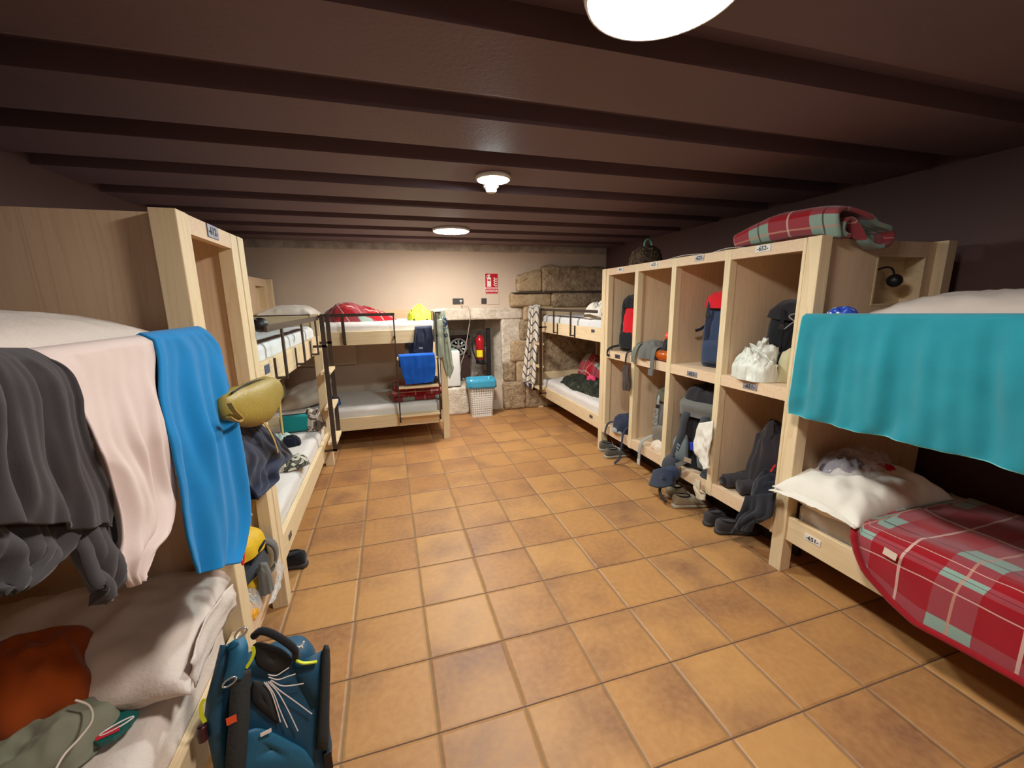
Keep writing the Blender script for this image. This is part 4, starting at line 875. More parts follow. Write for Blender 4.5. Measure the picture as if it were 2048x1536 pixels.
reading_lamp((2.86, .788, .97), 1.1, 'black gooseneck reading lamp in the low niche below the teal towel', [(0, -.01, 0), (-.02, -.05, .01), (-.04, -.09, .0), (-.06, -.12, -.03), (-.08, -.12, -.05)])
p = at(517, 652, 1, 1.36); reading_lamp((p.x - .05, 1.24, p.z + .02), 1.2, 'black reading lamp head at the head of the left upper bed', [(0, .0, 0), (.02, .05, .01), (.05, .08, .01), (.06, .11, -.015)])
# ---- the big teal backpack on the floor, near left
PB = V((-.155, .315, 0)); PM = frame(PB, .30, -.2); PI4 = PM.inverted()
def pk(u, v, off=0.0, y=-.105):
    """point of the photo on the pack's front face"""
    o = PI4 @ CAM; d = (PI4.to_3x3() @ (ROT @ V(((u - 1024) / FPX, 1, -(v - 768) / FPX))))
    return PM @ (o + d * ((y - off - o.y) / d.y))
m_pk = plain('petrol_blue_nylon', (18, 72, 100), .6, .14, 8, .3, 180); m_pk2 = plain('bright_petrol_nylon', (26, 98, 132), .55, .12, 8, .3, 180); m_mesh = plain('black_mesh', (38, 37, 38), .85, .15, 60, .5, 400); m_neon = plain('neon_yellow_trim', (206, 214, 40), .5); m_sil = plain('silver_metal', (200, 204, 206), .25, .03, metal=.8); m_padd = plain('dark_foam', (46, 50, 52), .8, .08, 12, .2, 120)
t = thing('hiking_backpack', 'petrol blue hiking backpack with white ray lines standing on the tiles', 'backpack', PB)
put('body', sack([(0, 0, -.02, .10, .06, 4), (.03, 0, -.03, .125, .075, 4.5), (.2, 0, -.03, .135, .077, 4.5), (.35, 0, -.032, .13, .073, 4.2), (.42, -.005, -.035, .122, .062, 3.8), (.455, -.01, -.036, .105, .05, 3.2), (.47, -.015, -.036, .07, .03, 2.5)], PM, 40, 34, .006, 9, 3), m_pk, t, True)
def patch(nm, pts, mat, off=.003, th=.004):
    c = sum((V((p[0], p[1])) for p in pts), V((0, 0))) / len(pts); cp = cat_rom(pts + [pts[0]], 40)[:-1]
    rows = [[pk(c.x + (p[0] - c.x) * s, c.y + (p[1] - c.y) * s, off + (1 - s ** 3) * .008) for p in cp] for s in (.04, .5, .85, 1)]
    b = B(); grid(b, rows, True); return put(nm, b, mat, t, True, solid=th)
patch('mesh_panel', [(506, 1290), (520, 1284), (560, 1296), (582, 1316), (575, 1335), (550, 1346), (530, 1340), (512, 1325)], m_mesh, .006)
patch('mesh_panel', [(506, 1360), (522, 1364), (540, 1386), (552, 1420), (556, 1446), (540, 1436), (508, 1408), (503, 1385)], m_mesh, .006)
patch('lower_pocket', [(492, 1462), (515, 1456), (545, 1466), (580, 1484), (614, 1506), (618, 1545), (480, 1550), (484, 1500)], m_pk2, .016, .012)
for k, pts in enumerate([((536, 1349), (552, 1351), (566, 1343), (578, 1335)), ((537, 1354), (556, 1359), (575, 1353), (591, 1348)), ((542, 1360), (562, 1371), (582, 1371), (607, 1367)), ((540, 1362), (556, 1378), (592, 1404), (624, 1428)), ((536, 1363), (556, 1385), (576, 1420), (596, 1462)), ((532, 1364), (548, 1388), (560, 1420), (575, 1455)), ((528, 1364), (542, 1384), (552, 1412), (561, 1444))]):
    b = B(); ribbon(b, [pk(u, v, .0145) for u, v in pts], .0026, .0015, PM.to_3x3() @ V((.6, 0, .8)) if k < 3 else PM.to_3x3() @ V((.8, 0, .4)), 22); put('ray_line', b, m_wp, t)
b = B(); ribbon(b, [pk(u, v, o) for u, v, o in ((482, 1345, .016), (480, 1390, .02), (478, 1440, .024), (474, 1490, .024), (470, 1550, .02))], .05, .014, PM.to_3x3() @ V((1, 0, 0)), 26); put('padded_strap', b, m_padd, t, True)
b = B(); p = pk(463, 1440, .034); X_ = PM.to_3x3() @ V((1, 0, 0)); Z_ = PM.to_3x3() @ V((0, 0, 1)); obox(b, p, X_, Z_, X_.cross(Z_), .012, .01, .001); put('orange_tag', b, plain('orange_label', (226, 84, 44), .6), t)
b = B(); ribbon(b, [pk(u, v, o) for u, v, o in ((468, 1280, .0), (478, 1300, .02), (474, 1330, .028), (465, 1360, .026))], .045, .006, X_, 20); put('lift_strap', b, m_pk2, t, True)
for u, v, a in ((482, 1266, .5), (459, 1364, .3)):
    p = pk(u, v, .036); b = B(); tube(b, [p + X_ * (.017 * math.cos(s) * math.cos(a) - .009 * math.sin(s) * math.sin(a)) + Z_ * (.017 * math.cos(s) * math.sin(a) + .009 * math.sin(s) * math.cos(a)) for s in [2 * PI * i / 20 for i in range(21)]], .0028, 6); put('metal_ring', b, m_sil, t, True)
b = B(); tube(b, [pk(u, v, o) for u, v, o in ((508, 1272, .0), (522, 1262, .02), (545, 1268, .03), (572, 1284, .03), (590, 1300, .025), (592, 1314, .0))], .011, 10, 30); put('grab_handle', b, m_black, t, True)
for pts in (((505, 1294), (508, 1305), (501, 1322), (492, 1336)), ((592, 1321), (606, 1326), (622, 1325), (634, 1323)), ((409, 1398), (402, 1412), (403, 1430), (410, 1444))):
    b = B(); ribbon(b, [pk(u, v, .016) for u, v in pts], .009, .004, None if pts[0][0] > 590 else X_, 16); put('zip_pull', b, m_neon, t)
b = B(); rows = []
wing = [(1500, 632, 655), (1470, 634, 659), (1430, 637, 659), (1380, 640, 660), (1330, 642, 661), (1300, 645, 660), (1290, 648, 657)]
for v, ul, ur in wing: rows.append([pk((ul + ur) / 2 + (ur - ul) / 2 * math.cos(a), v, .012 + .016 * math.sin(a)) for a in [2 * PI * j / 16 for j in range(16)]])
grid(b, [[V(q) for q in r] for r in rows], True, cap=True); put('hip_belt', b, m_padd, t, True)
b = B(); grid(b, [[pk(585, 1330, 0), pk(612, 1318, .005), pk(646, 1300, .01)], [pk(600, 1370, 0), pk(622, 1362, .004), pk(646, 1350, .01)], [pk(622, 1420, 0), pk(632, 1410, .004), pk(646, 1400, .01)]]); put('gusset', b, m_pk, t, True, solid=.004)
b = B(); rows = []
for v, ul, ur in ((1290, 440, 470), (1340, 428, 462), (1400, 412, 458), (1440, 408, 456), (1500, 420, 458), (1550, 430, 460)): rows.append([pk((ul + ur) / 2 + (ur - ul) / 2 * math.cos(a), v, -.02 + .03 * math.sin(a)) for a in [2 * PI * j / 16 for j in range(16)]])
grid(b, rows, True, cap=True); put('side_pocket', b, m_pk, t, True)
b = B(); p = pk(600, 1291, .01); tube(b, [p + X_ * a + Z_ * c_ for a, c_ in ((-.012, .004), (-.004, -.004), (.006, -.001), (.012, .008))], .003, 6, 14); tube(b, [p + X_ * .004 + Z_ * -.002, p + X_ * .006 + Z_ * -.012], .003, 6); put('whistle_clip', b, m_wplas, t, True)
b = B(); obox(b, pk(532, 1465, .034), X_, Z_, X_.cross(Z_), .014, .005, .001); put('logo_tag', b, m_wp, t)
b = B(); obox(b, pk(656, 1520, .01), X_, Z_, X_.cross(Z_), .012, .028, .008, .003); put('buckle', b, m_blk, t)
b = B(); tube(b, [pk(u, v, .0) for u, v in ((404, 1452), (404, 1466), (408, 1480))], .012, 8, 10); put('dark_charm', b, plain('dark_red_plastic', (60, 24, 30), .4), t, True)
# ================================================================ right side of the aisle
def teal_hem():
    m, nt, p = base_mat('teal_towel'); tc = nd(nt, 'ShaderNodeTexCoord'); sp = nd(nt, 'ShaderNodeSeparateXYZ'); lk(nt, tc.outputs['UV'], sp.inputs[0])
    nz = nd(nt, 'ShaderNodeTexNoise'); nz.inputs['Scale'].default_value = 9; nz.inputs['Detail'].default_value = 5; lk(nt, tc.outputs['Object'], nz.inputs['Vector'])
    e = mth(nt, 'MAXIMUM', mth(nt, 'LESS_THAN', sp.outputs[1], .007), mth(nt, 'LESS_THAN', sp.outputs[0], .004))
    c = mixc(nt, nz.outputs[0], lin((12, 118, 136)), lin((26, 142, 156))); lk(nt, mixc(nt, e, c, lin((110, 200, 200))), p.inputs['Base Color'])
    p.inputs['Roughness'].default_value = .95; p.inputs['Sheen Weight'].default_value = .25
    n2 = nd(nt, 'ShaderNodeTexNoise'); n2.inputs['Scale'].default_value = 260; lk(nt, tc.outputs['Object'], n2.inputs['Vector']); bump(nt, p, n2.outputs[0], .15, .002); return m
XT = XR - .064
cl('towel', 'wide teal towel hanging over the guard of the near right bunk', 'towel', [(1606, 634, 2200, 638), (1600, 680, 2200, 705), (1592, 740, 2200, 795), (1584, 795, 2200, 895), (1579, 826, 2200, 978)], 0, XT, -1, teal_hem(), 'towels', .005, n_f=4.2, amp=.018, seed=11, over=.22, nu=110, nv=60, drift=.3, crs=.006, crf=5)
tag(put('cloth', heap((2.37, .56, 1.338), .06, .09, .12, 0, 26, 34, .4, 14), spots('blue_white_print', (40, 70, 170), (60, 90, 190), (220, 224, 232), 30, .5, .56), smooth=True), 'blue and white printed cloth peeping over the teal towel', 'cloth')
tag(put('pillow', cushion(frame((2.84, .12, 1.44), .1), .62, .92, .22, 8, .014), m_sheet_w, smooth=True), 'plump pale pillow on the top bed above the teal towel', 'pillow', 'pillows')
t = thing('pillow', 'white pillow poking over the rail marked 651 on the low bed', 'pillow', (2.58, .50, .44), 'pillows')
put('pillow_filling', cushion(frame((2.60, .50, .508), .06, .04), .76, .42, .23, 9, .026, 9, low=.45), m_white, t, True)
b = B(); M = frame((2.222, .48, .495), .06); rows = [[M @ V((.03 - .05 * i / 5 + .006 * noise.noise(V((j * .4, i, 3))), (j / 24 - .5) * .42, .03 * math.cos((j / 24 - .5) * 3) * (1 if i < 99 else 0) - .016 * i / 5 * (1 - abs(j / 12 - 1)) + .008 * noise.noise(V((j * .5, i * .3, 1))))) for j in range(25)] for i in range(6)]; grid(b, rows); put('pillowcase_flap', b, m_white, t, True, solid=.004)
t = thing('plastic_bag', 'clear plastic bag holding a red item on the white low pillow', 'plastic bag', (2.62, .55, .60))
put('film', heap((2.61, .55, .585), .24, .13, .11, .15, 27, 60, .8, 9, 2.4, jit=.02), film('thin_clear_film', (212, 208, 216), .34, .1), t, True)
put('red_item', heap((2.71, .48, .588), .06, .055, .07, 0, 28, 30, .15, 12), plain('glossy_red', (200, 16, 50), .25, .1), t, True)
put('dark_contents', heap((2.55, .57, .588), .16, .09, .075, .3, 29, 36, .5, 14), fab('plum_grey_cloth', (84, 72, 84)), t, True)
# plaid blanket hanging over the rail
t = thing('blanket', 'big red and mint plaid blanket on the low bed at the near right', 'blanket', (2.6, -.3, .44), 'red blankets')
zb = [(.33, .50), (.285, .47), (.25, .38), (.206, .31), (.1, .245), (0, .212), (-.14, .225), (-.27, .235), (-.6, .23), (-1.1, .235)]
def interp(tab, x):
    for (a, b), (c, d) in zip(tab, tab[1:]):
        if a >= x >= c: return b + (d - b) * (a - x) / (a - c)
    return tab[-1][1]
def bl(s, q):
    y0 = .335 - s * 1.42; z_ = interp(zb, min(.33, y0)); back = 3.12
    segs = [(back, .462), (2.9, .475), (2.6, .488), (2.38, .50), (2.30, .50), (2.262, .49), (2.243, .465), (2.238, .40)]
    # arc-length walk: top of the bed, rounded edge, then down to z_
    tot = [(x, z) for x, z in segs if z > z_ + .005] or segs[:5]
    if z_ < .46: tot = tot + [(2.234, z_)]
    cr = cat_rom(tot, 141); i = min(139, int(q * 140)); g = q * 140 - i; x, z = cr[i][0] + (cr[i + 1][0] - cr[i][0]) * g, cr[i][1] + (cr[i + 1][1] - cr[i][1]) * g
    y = y0 + .055 * max(0, (x - 2.3)) * (1 - s) + .01 * noise.noise(V((s * 6, q * 4, 1)))
    k = noise.noise(V((y * 5, x * 5, z * 5))) + .5 * noise.noise(V((y * 11, x * 11, z * 9)))
    return V((x - .010 * (k + .8) * min(1, max(0, (2.30 - x) / .05)), y, z + (.016 * k + .012) * min(1, max(0, (x - 2.235) / .07))))
put('fleece', sheet(bl, 90, 70, 1.42, 1.15), PLD, t, True, solid=.014)
b = B(); tube(b, [V(bl(k / 70, .985)) + V((-.012, 0, .004)) for k in range(2, 71)], .014, 8); put('rolled_hem', b, m_crim, t, True)
p = at(1780, 1108, 0, 2.205); b = B(); obox(b, p, (0, -1, -.12), (.0, -.12, 1), (-1, 0, .1), .024, .016, .0012); put('care_label', b, plain('care_label_white', (220, 206, 190), .7), t)
# plaid roll on top of the lockers
nr = [(1671, 474), (1660, 444), (1664, 424), (1690, 419), (1722, 432), (1750, 451), (1776, 463), (1780, 474), (1770, 488), (1746, 495), (1720, 483), (1710, 457), (1696, 438), (1682, 447), (1679, 466), (1694, 474)]
N_ = [at(u, v, 1, .66) for u, v in nr]; n0 = N_[0]
def roll(s, q):
    i = s * (len(N_) - 1); p = V(cat_rom(N_, 61)[min(60, round(s * 60))])
    lx, lz = p.x - n0.x, p.z - n0.z
    k = 1 - .12 * q; drop = max(0, 1.845 - p.z)
    x = n0.x + (2.335 - n0.x) * q + lx * (1 - .35 * q); z = n0.z + lz * (1 + .25 * math.sin(q * PI) - .32 * q ** 3) + (drop * 1.0 if q > .12 else 0)
    z = max(z, 1.833 if q > .1 else 1.74)
    return V((x, .63 + .57 * q + .02 * noise.noise(V((lx * 9, q * 3, 0))), z + .008 * noise.noise(V((s * 9, q * 4, 2)))))
b = sheet(roll, 61, 40, 1.25, .6); tag(put('blanket', b, PLD, smooth=True, solid=.018), 'folded plaid blanket on top of the right lockers', 'blanket', 'red blankets')
c = V((2.52, 2.42, 1.818)); t = thing('toiletry_bag', 'brown speckled drawstring bag on the far end of the right lockers', 'bag', c)
put('body', sack([(0, 0, 0, .09, .1, 3), (.03, 0, 0, .12, .125, 3), (.1, 0, 0, .115, .12, 2.6), (.16, .01, .01, .08, .085, 2.3), (.185, .01, .01, .03, .03, 2)], frame(c, .2), 34, 26, .016, 14, 5), spots('brown_speckle', (88, 70, 54), (58, 46, 36), (140, 116, 84), 26, .48, .62), t, True)
b = B(); tube(b, [c + V(p) for p in ((-.04, -.03, .17), (-.03, -.02, .21), (.01, -.01, .235), (.05, 0, .21), (.055, .0, .165))], .009, 8, 24); put('loop', b, plain('mint_cord', (120, 176, 150), .6), t, True)
for nm, u0, v0, u1, lab in (('magazine', 1335, 513, 1405, 'open magazine lying on the lockers above number 622'), ('paper_sheet', 1425, 501, 1490, 'white paper sheet on the lockers beside the plaid blanket')):
    y0, y1 = at(u0, v0, 0, XR + .02).y, at(u1, v0 - 8, 0, XR + .02).y; b = B(); n = 10
    grid(b, [[V((2.315 + .2 * i / n, y0 + (y1 - y0) * j / n, 1.8215 + .012 * math.sin(j / n * PI) * (1 - i / n * .5))) for j in range(n + 1)] for i in range(n + 1)])
    tag(put(nm, b, plain('paper', (206, 200, 194), .5, .1, 20), smooth=True, solid=.003), lab, 'paper')

# ---- rucksacks standing in the compartments
def rucksack(c, yaw, lean, label, h, w_, d, mb, ml, mp=None, straps=None, name='backpack', panel=None, group='backpacks in the lockers', roll_=0):
    """front of the bag = local -y"""
    c = V(c); M = frame(c, yaw, -lean, roll_); t = thing(name, label, 'backpack', c, group); sd = int(c.y * 10)
    put('body', sack([(0, 0, 0, w_ * .38, d * .38, 3.5), (.04 * h, 0, 0, w_ * .47, d * .47, 4), (.35 * h, 0, 0, w_ * .5, d * .5, 3.6), (.7 * h, 0, .01, w_ * .48, d * .47, 3.2), (.82 * h, 0, .01, w_ * .42, d * .42, 3), (.85 * h, 0, .01, w_ * .3, d * .3, 2.5)], M, 34, 30, .007, 13, sd), mb, t, True)
    b = heap((0, 0, 0), w_ * .5, d * .56, h * .2, 0, sd, 36, .2, 9, 3.4); b.transform(M @ Matrix.Translation((0, -.01, h * .8)) @ Matrix.Rotation(.12, 4, 'X')); put('lid', b, ml, t, True)
    if panel:
        b = sack([(.06 * h, 0, -d * .44, w_ * .2, .02, 3), (.2 * h, 0, -d * .49, w_ * .27, .028, 3), (.6 * h, 0, -d * .47, w_ * .27, .03, 3), (.78 * h, 0, -d * .42, w_ * .22, .02, 3)], M, 26, 22, .006, 16, sd + 1); put('front_panel', b, panel, t, True)
    b = sack([(.05 * h, 0, -d * .5, w_ * .3, .02, 3), (.1 * h, 0, -d * .54, w_ * .36, .03, 3), (.3 * h, 0, -d * .54, w_ * .36, .032, 3), (.36 * h, 0, -d * .5, w_ * .34, .015, 3)], M, 26, 20, .006, 16, sd + 2); put('front_pocket', b, mp or mb, t, True)
    for s in (-1, 1):
        b = B(); ribbon(b, [M @ V(p) for p in ((s * w_ * .3, -d * .48, h * .9), (s * w_ * .3, -d * .57, h * .78), (s * w_ * .3, -d * .56, h * .5), (s * w_ * .3, -d * .58, h * .34))], .02, .003, M.to_3x3() @ V((1, 0, 0)), 20); put('compression_strap', b, straps or m_black, t)
        b = B(); obox(b, M @ V((s * w_ * .3, -d * .575, h * .68)), M.to_3x3() @ V((1, 0, 0)), M.to_3x3() @ V((0, 1, 0)), M.to_3x3() @ V((0, 0, 1)), .014, .004, .016, .002); put('buckle', b, m_blk, t)
    b = B(); tube(b, [M @ V(p) for p in ((-.04, d * .3, h * .93), (-.03, d * .34, h * 1.01), (.03, d * .34, h * 1.01), (.04, d * .3, h * .93))], .006, 6, 16); put('haul_loop', b, m_black, t, True)
    return t, M
SH = 1.047
t, M = rucksack((2.50, 2.495, SH), -1.15, .05, 'tall black and red backpack in compartment 642', .52, .28, .2, m_black, m_black, m_black, None, panel=fab('bright_red_nylon', (206, 30, 42)))
put('red_side', sack([(.08, 0, 0, .05, .016, 3), (.2, 0, 0, .07, .02, 3), (.36, 0, 0, .06, .02, 3), (.45, 0, 0, .02, .012, 3)], frame((2.455, 2.365, SH), -.25), 22, 18, .004, 14, 3), fab('bright_red_nylon', (206, 30, 42)), t, True)
b = B(); ribbon(b, [(2.42, 2.55, SH + .06), (2.33, 2.6, SH + .04), (2.285, 2.62, SH + .01), (2.278, 2.625, SH - .03), (2.285, 2.60, SH - .05)], .022, .004, (0, .6, .8), 24); put('hip_strap', b, m_black, t)
b = B(); ribbon(b, [(2.42, 2.33, SH + .06), (2.33, 2.31, SH + .03), (2.28, 2.29, SH), (2.27, 2.285, SH - .1), (2.275, 2.285, SH - .19)], .022, .004, (0, 1, 0), 24); put('hip_strap', b, m_black, t)
t, M = rucksack((2.54, 1.455, SH), -1.2, .03, 'slim slate blue backpack with red lid in compartment 622', .53, .27, .2, fab('slate_blue_nylon', (54, 66, 92)), fab('bright_red_nylon', (206, 30, 42)), None, m_navy)
b = B(); ribbon(b, [M @ V(p) for p in ((-.12, -.02, .3), (-.16, -.05, .26), (-.185, -.07, .25))], .02, .008, (0, 0, 1), 14); put('side_strap', b, m_dkn, t)
t, M = rucksack((2.68, .985, SH), -.9, -.02, 'bulky black backpack with grey bungee cord in compartment 652', .46, .38, .28, m_black, fab('soft_black_nylon', (40, 38, 42)), m_black)
b = B(); tube(b, [M @ V(p) for p in ((-.1, -.158, .3), (-.02, -.168, .36), (.08, -.16, .29), (.0, -.175, .32), (-.08, -.165, .38), (.06, -.16, .4), (.1, -.155, .34))], .0035, 6, 60); put('bungee_cord', b, m_ltg, t, True)
t = thing('carrier_bag', 'crumpled white carrier bag in front of the black backpack, compartment 652', 'plastic bag', (2.385, 1.04, SH))
put('bag_body', heap((2.385, 1.04, SH), .105, .165, .115, -.3, 30, 70, .9, 13, 3, -.1, .4, jit=.03), m_bag, t, True)
put('knotted_handles', heap((2.44, 1.04, SH + .07), .055, .085, .12, .4, 36, 50, 1.0, 16, 2.4, 0, .4, jit=.04), m_bag, t, True)
tag(put('helmet_pouch', heap((2.47, .885, SH), .06, .055, .18, 0, 31, 36, .2, 12, 3), plain('cream_nylon', (190, 180, 140), .6), smooth=True), 'cream pouch with dark piping wedged behind the white carrier bag', 'pouch')
# hip pack and orange bottle pouch, compartment 632
c = V((2.36, 2.03, SH)); t = thing('hip_pack', 'grey domed hip belt pad hanging over the shelf of compartment 632', 'bag', c)
put('body', heap(c + V((.02, 0, 0)), .12, .13, .135, .1, 32, 40, .25, 9, 2.4), m_grey, t, True)
b = B(); ribbon(b, [(2.40, 2.15, SH + .1), (2.32, 2.165, SH + .11), (2.277, 2.17, SH + .03), (2.274, 2.17, SH - .05)], .06, .006, (0, 1, .1), 22); put('webbing', b, plain('sage_webbing', (104, 110, 98), .8), t)
b = B(); ribbon(b, [(2.38, 1.93, SH + .1), (2.30, 1.91, SH + .09), (2.272, 1.90, SH + .0), (2.272, 1.90, SH - .11)], .045, .006, (0, 1, 0), 22); put('webbing', b, m_grey, t)
b = B(); obox(b, (2.268, 1.91, SH - .1), (0, 1, 0), (0, 0, 1), (1, 0, 0), .03, .025, .005, .003); put('buckle', b, m_grey, t)
c = V((2.35, 1.835, SH)); t = thing('bottle_pouch', 'black pouch over a transparent orange bottle in compartment 632', 'bag', c)
b = B(); lathe(b, c + V((-.02, 0, .045)), [(.001, -.075), (.036, -.075), (.042, -.06), (.042, .05), (.03, .07), (.001, .07)], 28, 'y'); put('orange_bottle', b, plain('orange_plastic', (220, 96, 10), .2, .08, trans=.3), t, True)
put('pouch', heap(c + V((.05, 0, .085)), .08, .068, .09, .1, 33, 36, .4, 12), m_black, t, True)
b = B(); lathe(b, c + V((.03, .02, .155)), [(.001, 0), (.026, 0), (.03, .03), (.022, .07), (.001, .072)], 20); put('red_cap', b, plain('signal_red', (236, 60, 30), .4), t, True)
put('green_cloth', heap(c + V((.1, -.02, .12)), .06, .045, .1, .2, 34, 30, .3, 12), fab('bottle_green_cloth', (20, 84, 76)), t, True)
b = B(); ribbon(b, [c + V(p) for p in ((.06, .06, .09), (-.04, .02, .085), (-.055, -.04, .05), (-.03, -.065, .03))], .02, .004, (0, .5, .8), 20); put('strap', b, m_grey, t)
# lower tier
BH = .292
c = V((2.40, 2.42, BH)); t = thing('waist_bag', 'navy waist bag with dangling straps in compartment 641', 'bag', c)
put('body', heap(c, .13, .14, .15, .1, 35, 44, .3, 9, 2.2), m_navy, t, True)
b = heap(c + V((-.02, 0, -.0)), .13, .12, .05, .1, 36, 34, .3, 10); put('mesh_base', b, m_ltg, t, True)
for pts in (((2.33, 2.54, BH + .06), (2.285, 2.58, BH + .03), (2.268, 2.60, BH - .06), (2.28, 2.60, BH - .1)), ((2.35, 2.31, BH + .08), (2.28, 2.29, BH + .02), (2.262, 2.285, BH - .12), (2.25, 2.29, BH - .22), (2.22, 2.33, BH - .282))):
    b = B(); ribbon(b, pts, .026, .004, (0, 1, 0), 26); put('strap', b, m_navy, t)
b = B(); ribbon(b, [(2.42, 2.40, BH + .14), (2.44, 2.38, BH + .28), (2.40, 2.32, BH + .4), (2.36, 2.28, BH + .46)], .032, .006, (0, 1, 0), 24); put('strap', b, m_dkn, t)
cl('stuff_sack', 'limp dark brown bag dangling from the shelf edge above the navy waist bag', 'bag', [(1249, 730, 1259, 731), (1247, 745, 1261, 748), (1248, 762, 1262, 765), (1250, 780, 1260, 782)], 0, XR - .02, -1, fab('dark_brown_nylon', (66, 54, 48)), th=.012, n_f=1, amp=.008, seed=12, over=0, nu=16, nv=20)
t, M = rucksack((2.52, 1.945, BH), -1.1, .06, 'grey backpack with dangling pale strap in compartment 631', .5, .26, .2, m_grey, plain('moss_nylon', (84, 84, 66), .8), fab('warm_grey_nylon', (120, 112, 102)), m_ltg)
b = B(); tube(b, [M @ V(p) for k in range(9) for p in ((-.1 + (.03 if k % 2 else 0), -.125, .08 + .03 * k),)], .004, 6, 50); put('lacing', b, m_ltg, t, True)
b = B(); ribbon(b, [(2.42, 1.97, BH + .1), (2.32, 2.0, BH + .06), (2.275, 2.01, BH - .0), (2.268, 2.01, BH - .13)], .034, .005, (0, 1, 0), 26); put('hip_strap', b, m_ltg, t)
b = B(); obox(b, (2.266, 2.01, BH - .15), (0, 1, 0), (0, 0, 1), (1, 0, 0), .018, .024, .005, .002); put('buckle', b, plain('pale_plastic', (190, 188, 180), .4), t)
tag(put('food_bag', heap((2.36, 1.87, BH), .055, .08, .06, .2, 37, 34, .7, 16), spots('orange_white_wrap', (216, 200, 180), (214, 190, 160), (220, 90, 20), 18, .5, .62, .4), smooth=True), 'small pale packet with orange marks below the grey backpack', 'packet')
# big trekking pack 621, harness towards the aisle
c = V((2.46, 1.47, BH)); M = frame(c, -1.28, -.0); t = thing('trekking_backpack', 'large black and grey trekking backpack slumping out of compartment 621', 'backpack', c, 'backpacks in the lockers')
q = lambda x, y, z: M @ V((x, y, z))
put('body', sack([(0, 0, .02, .16, .12, 3), (.05, 0, .02, .19, .14, 3.4), (.3, 0, .02, .19, .14, 3.2), (.45, 0, .02, .175, .12, 3), (.5, 0, .02, .1, .08, 2.5)], M, 34, 28, .01, 11, 9), m_black, t, True)
b = heap((0, 0, 0), .19, .14, .13, 0, 38, 44, .6, 10, 2.6); b.transform(M @ Matrix.Translation((0, .02, .47))); put('lid', b, fab('soft_black_nylon', (40, 38, 42)), t, True)
b = heap((0, 0, 0), .085, .06, .14, 0, 39, 36, .5, 12, 2.6); b.transform(M @ Matrix.Translation((.06, .04, .55))); put('stuffed_jacket', b, m_black, t, True)
b = sack([(.40, 0, -.02, .17, .13, 3), (.43, 0, -.01, .185, .135, 3), (.48, 0, -.01, .188, .138, 3), (.51, 0, .0, .16, .12, 3)], M, 34, 16, .01, 8, 4); put('grey_collar', b, m_grey, t, True)
for s in (-1, 1):
    b = sack([(.04, .09 * s, -.135, .05, .02, 2.5), (.1, .10 * s, -.15, .06, .028, 2.6), (.2, .095 * s, -.155, .055, .028, 2.6), (.25, .085 * s, -.15, .03, .02, 2.4)], M, 22, 18); put('back_pad', b, fab('blue_grey_foam', (118, 132, 138)), t, True)
    b = B(); ribbon(b, [q(.075 * s, -.12, .44), q(.075 * s, -.165, .38), q(.085 * s, -.175, .26), q(.13 * s, -.17, .1), q(.17 * s, -.12, .02)], .055, .014, M.to_3x3() @ V((1, 0, 0)), 26); put('shoulder_strap', b, fab('charcoal_webbing', (58, 60, 66)), t, True)
    b = B(); ribbon(b, [q(.15 * s, -.10, .06), q(.15 * s, -.2, .03), q(.12 * s, -.25, -.04), q(.1 * s, -.26, -.13)] if s < 0 else [q(.15, -.10, .07), q(.16, -.16, .06), q(.155, -.19, .03), q(.15, -.2, .0)], .10, .02, M.to_3x3() @ V((1, 0, .0)), 24); put('hip_belt', b, fab('charcoal_webbing', (58, 60, 66)), t, True)
b = B(); ribbon(b, [q(-.12, -.2, .01), q(-.05, -.215, .05), q(.0, -.215, .09)], .028, .004, M.to_3x3() @ V((.3, 0, 1)), 14); put('chest_strap', b, m_grey, t)
b = B(); obox(b, q(.01, -.22, .1), M.to_3x3() @ V((1, 0, 0)), M.to_3x3() @ V((0, 0, 1)), M.to_3x3() @ V((0, -1, 0)), .028, .018, .006, .003); put('buckle', b, m_sil, t)
b = B(); tube(b, [q(-.16, -.24, -.11), q(-.17, -.27, -.18), q(-.15, -.28, -.22), q(-.10, -.28, -.255)], .011, 8, 18); put('dangling_clip', b, m_blk, t, True)
b = B(); obox(b, q(.02, -.186, .2), M.to_3x3() @ V((1, 0, .2)), M.to_3x3() @ V((-.2, 0, 1)), M.to_3x3() @ V((0, -1, 0)), .022, .03, .006, .004); put('blue_pocket_item', b, plain('blue_wrapper', (30, 56, 170), .4), t)
b = B(); obox(b, q(.045, -.192, .185), M.to_3x3() @ V((1, 0, 0)), M.to_3x3() @ V((0, 0, 1)), M.to_3x3() @ V((0, -1, 0)), .016, .018, .004, .003); put('orange_pocket_item', b, plain('orange_wrapper', (232, 140, 60), .4), t)
cl('shirt', 'white cloth draped on the right side of the black trekking backpack', 'cloth', [(1400, 846, 1428, 842), (1395, 870, 1428, 870), (1396, 895, 1426, 895), (1402, 918, 1424, 920), (1412, 938, 1422, 936)], 0, XR - .03, -1, m_white, th=.006, n_f=1.3, amp=.014, seed=14, over=0, nu=30, nv=34, crs=.012, crf=14)
c = at(1322, 962, 0, XR - .14); t = thing('cap', 'dark navy peaked cap dangling below the trekking backpack', 'cap', c)
bm = B(); nx, nz_ = 18, 12; rows = []
for i in range(nz_):
    f = i / (nz_ - 1); rows.append([])
    for j in range(nx):
        s = j / (nx - 1) * 2 - 1; rows[-1].append(at(1327 + s * (20 + 4 * f) - 6 * f, 940 + 30 * f + 6 * (1 - s * s) * f - (1 - s * s) * 4 * (1 - f), 0, XR - .14 - .02 * (1 - s * s)))
grid(bm, rows); put('peak', bm, fab('navy_twill', (44, 56, 80)), t, True, solid=.006)
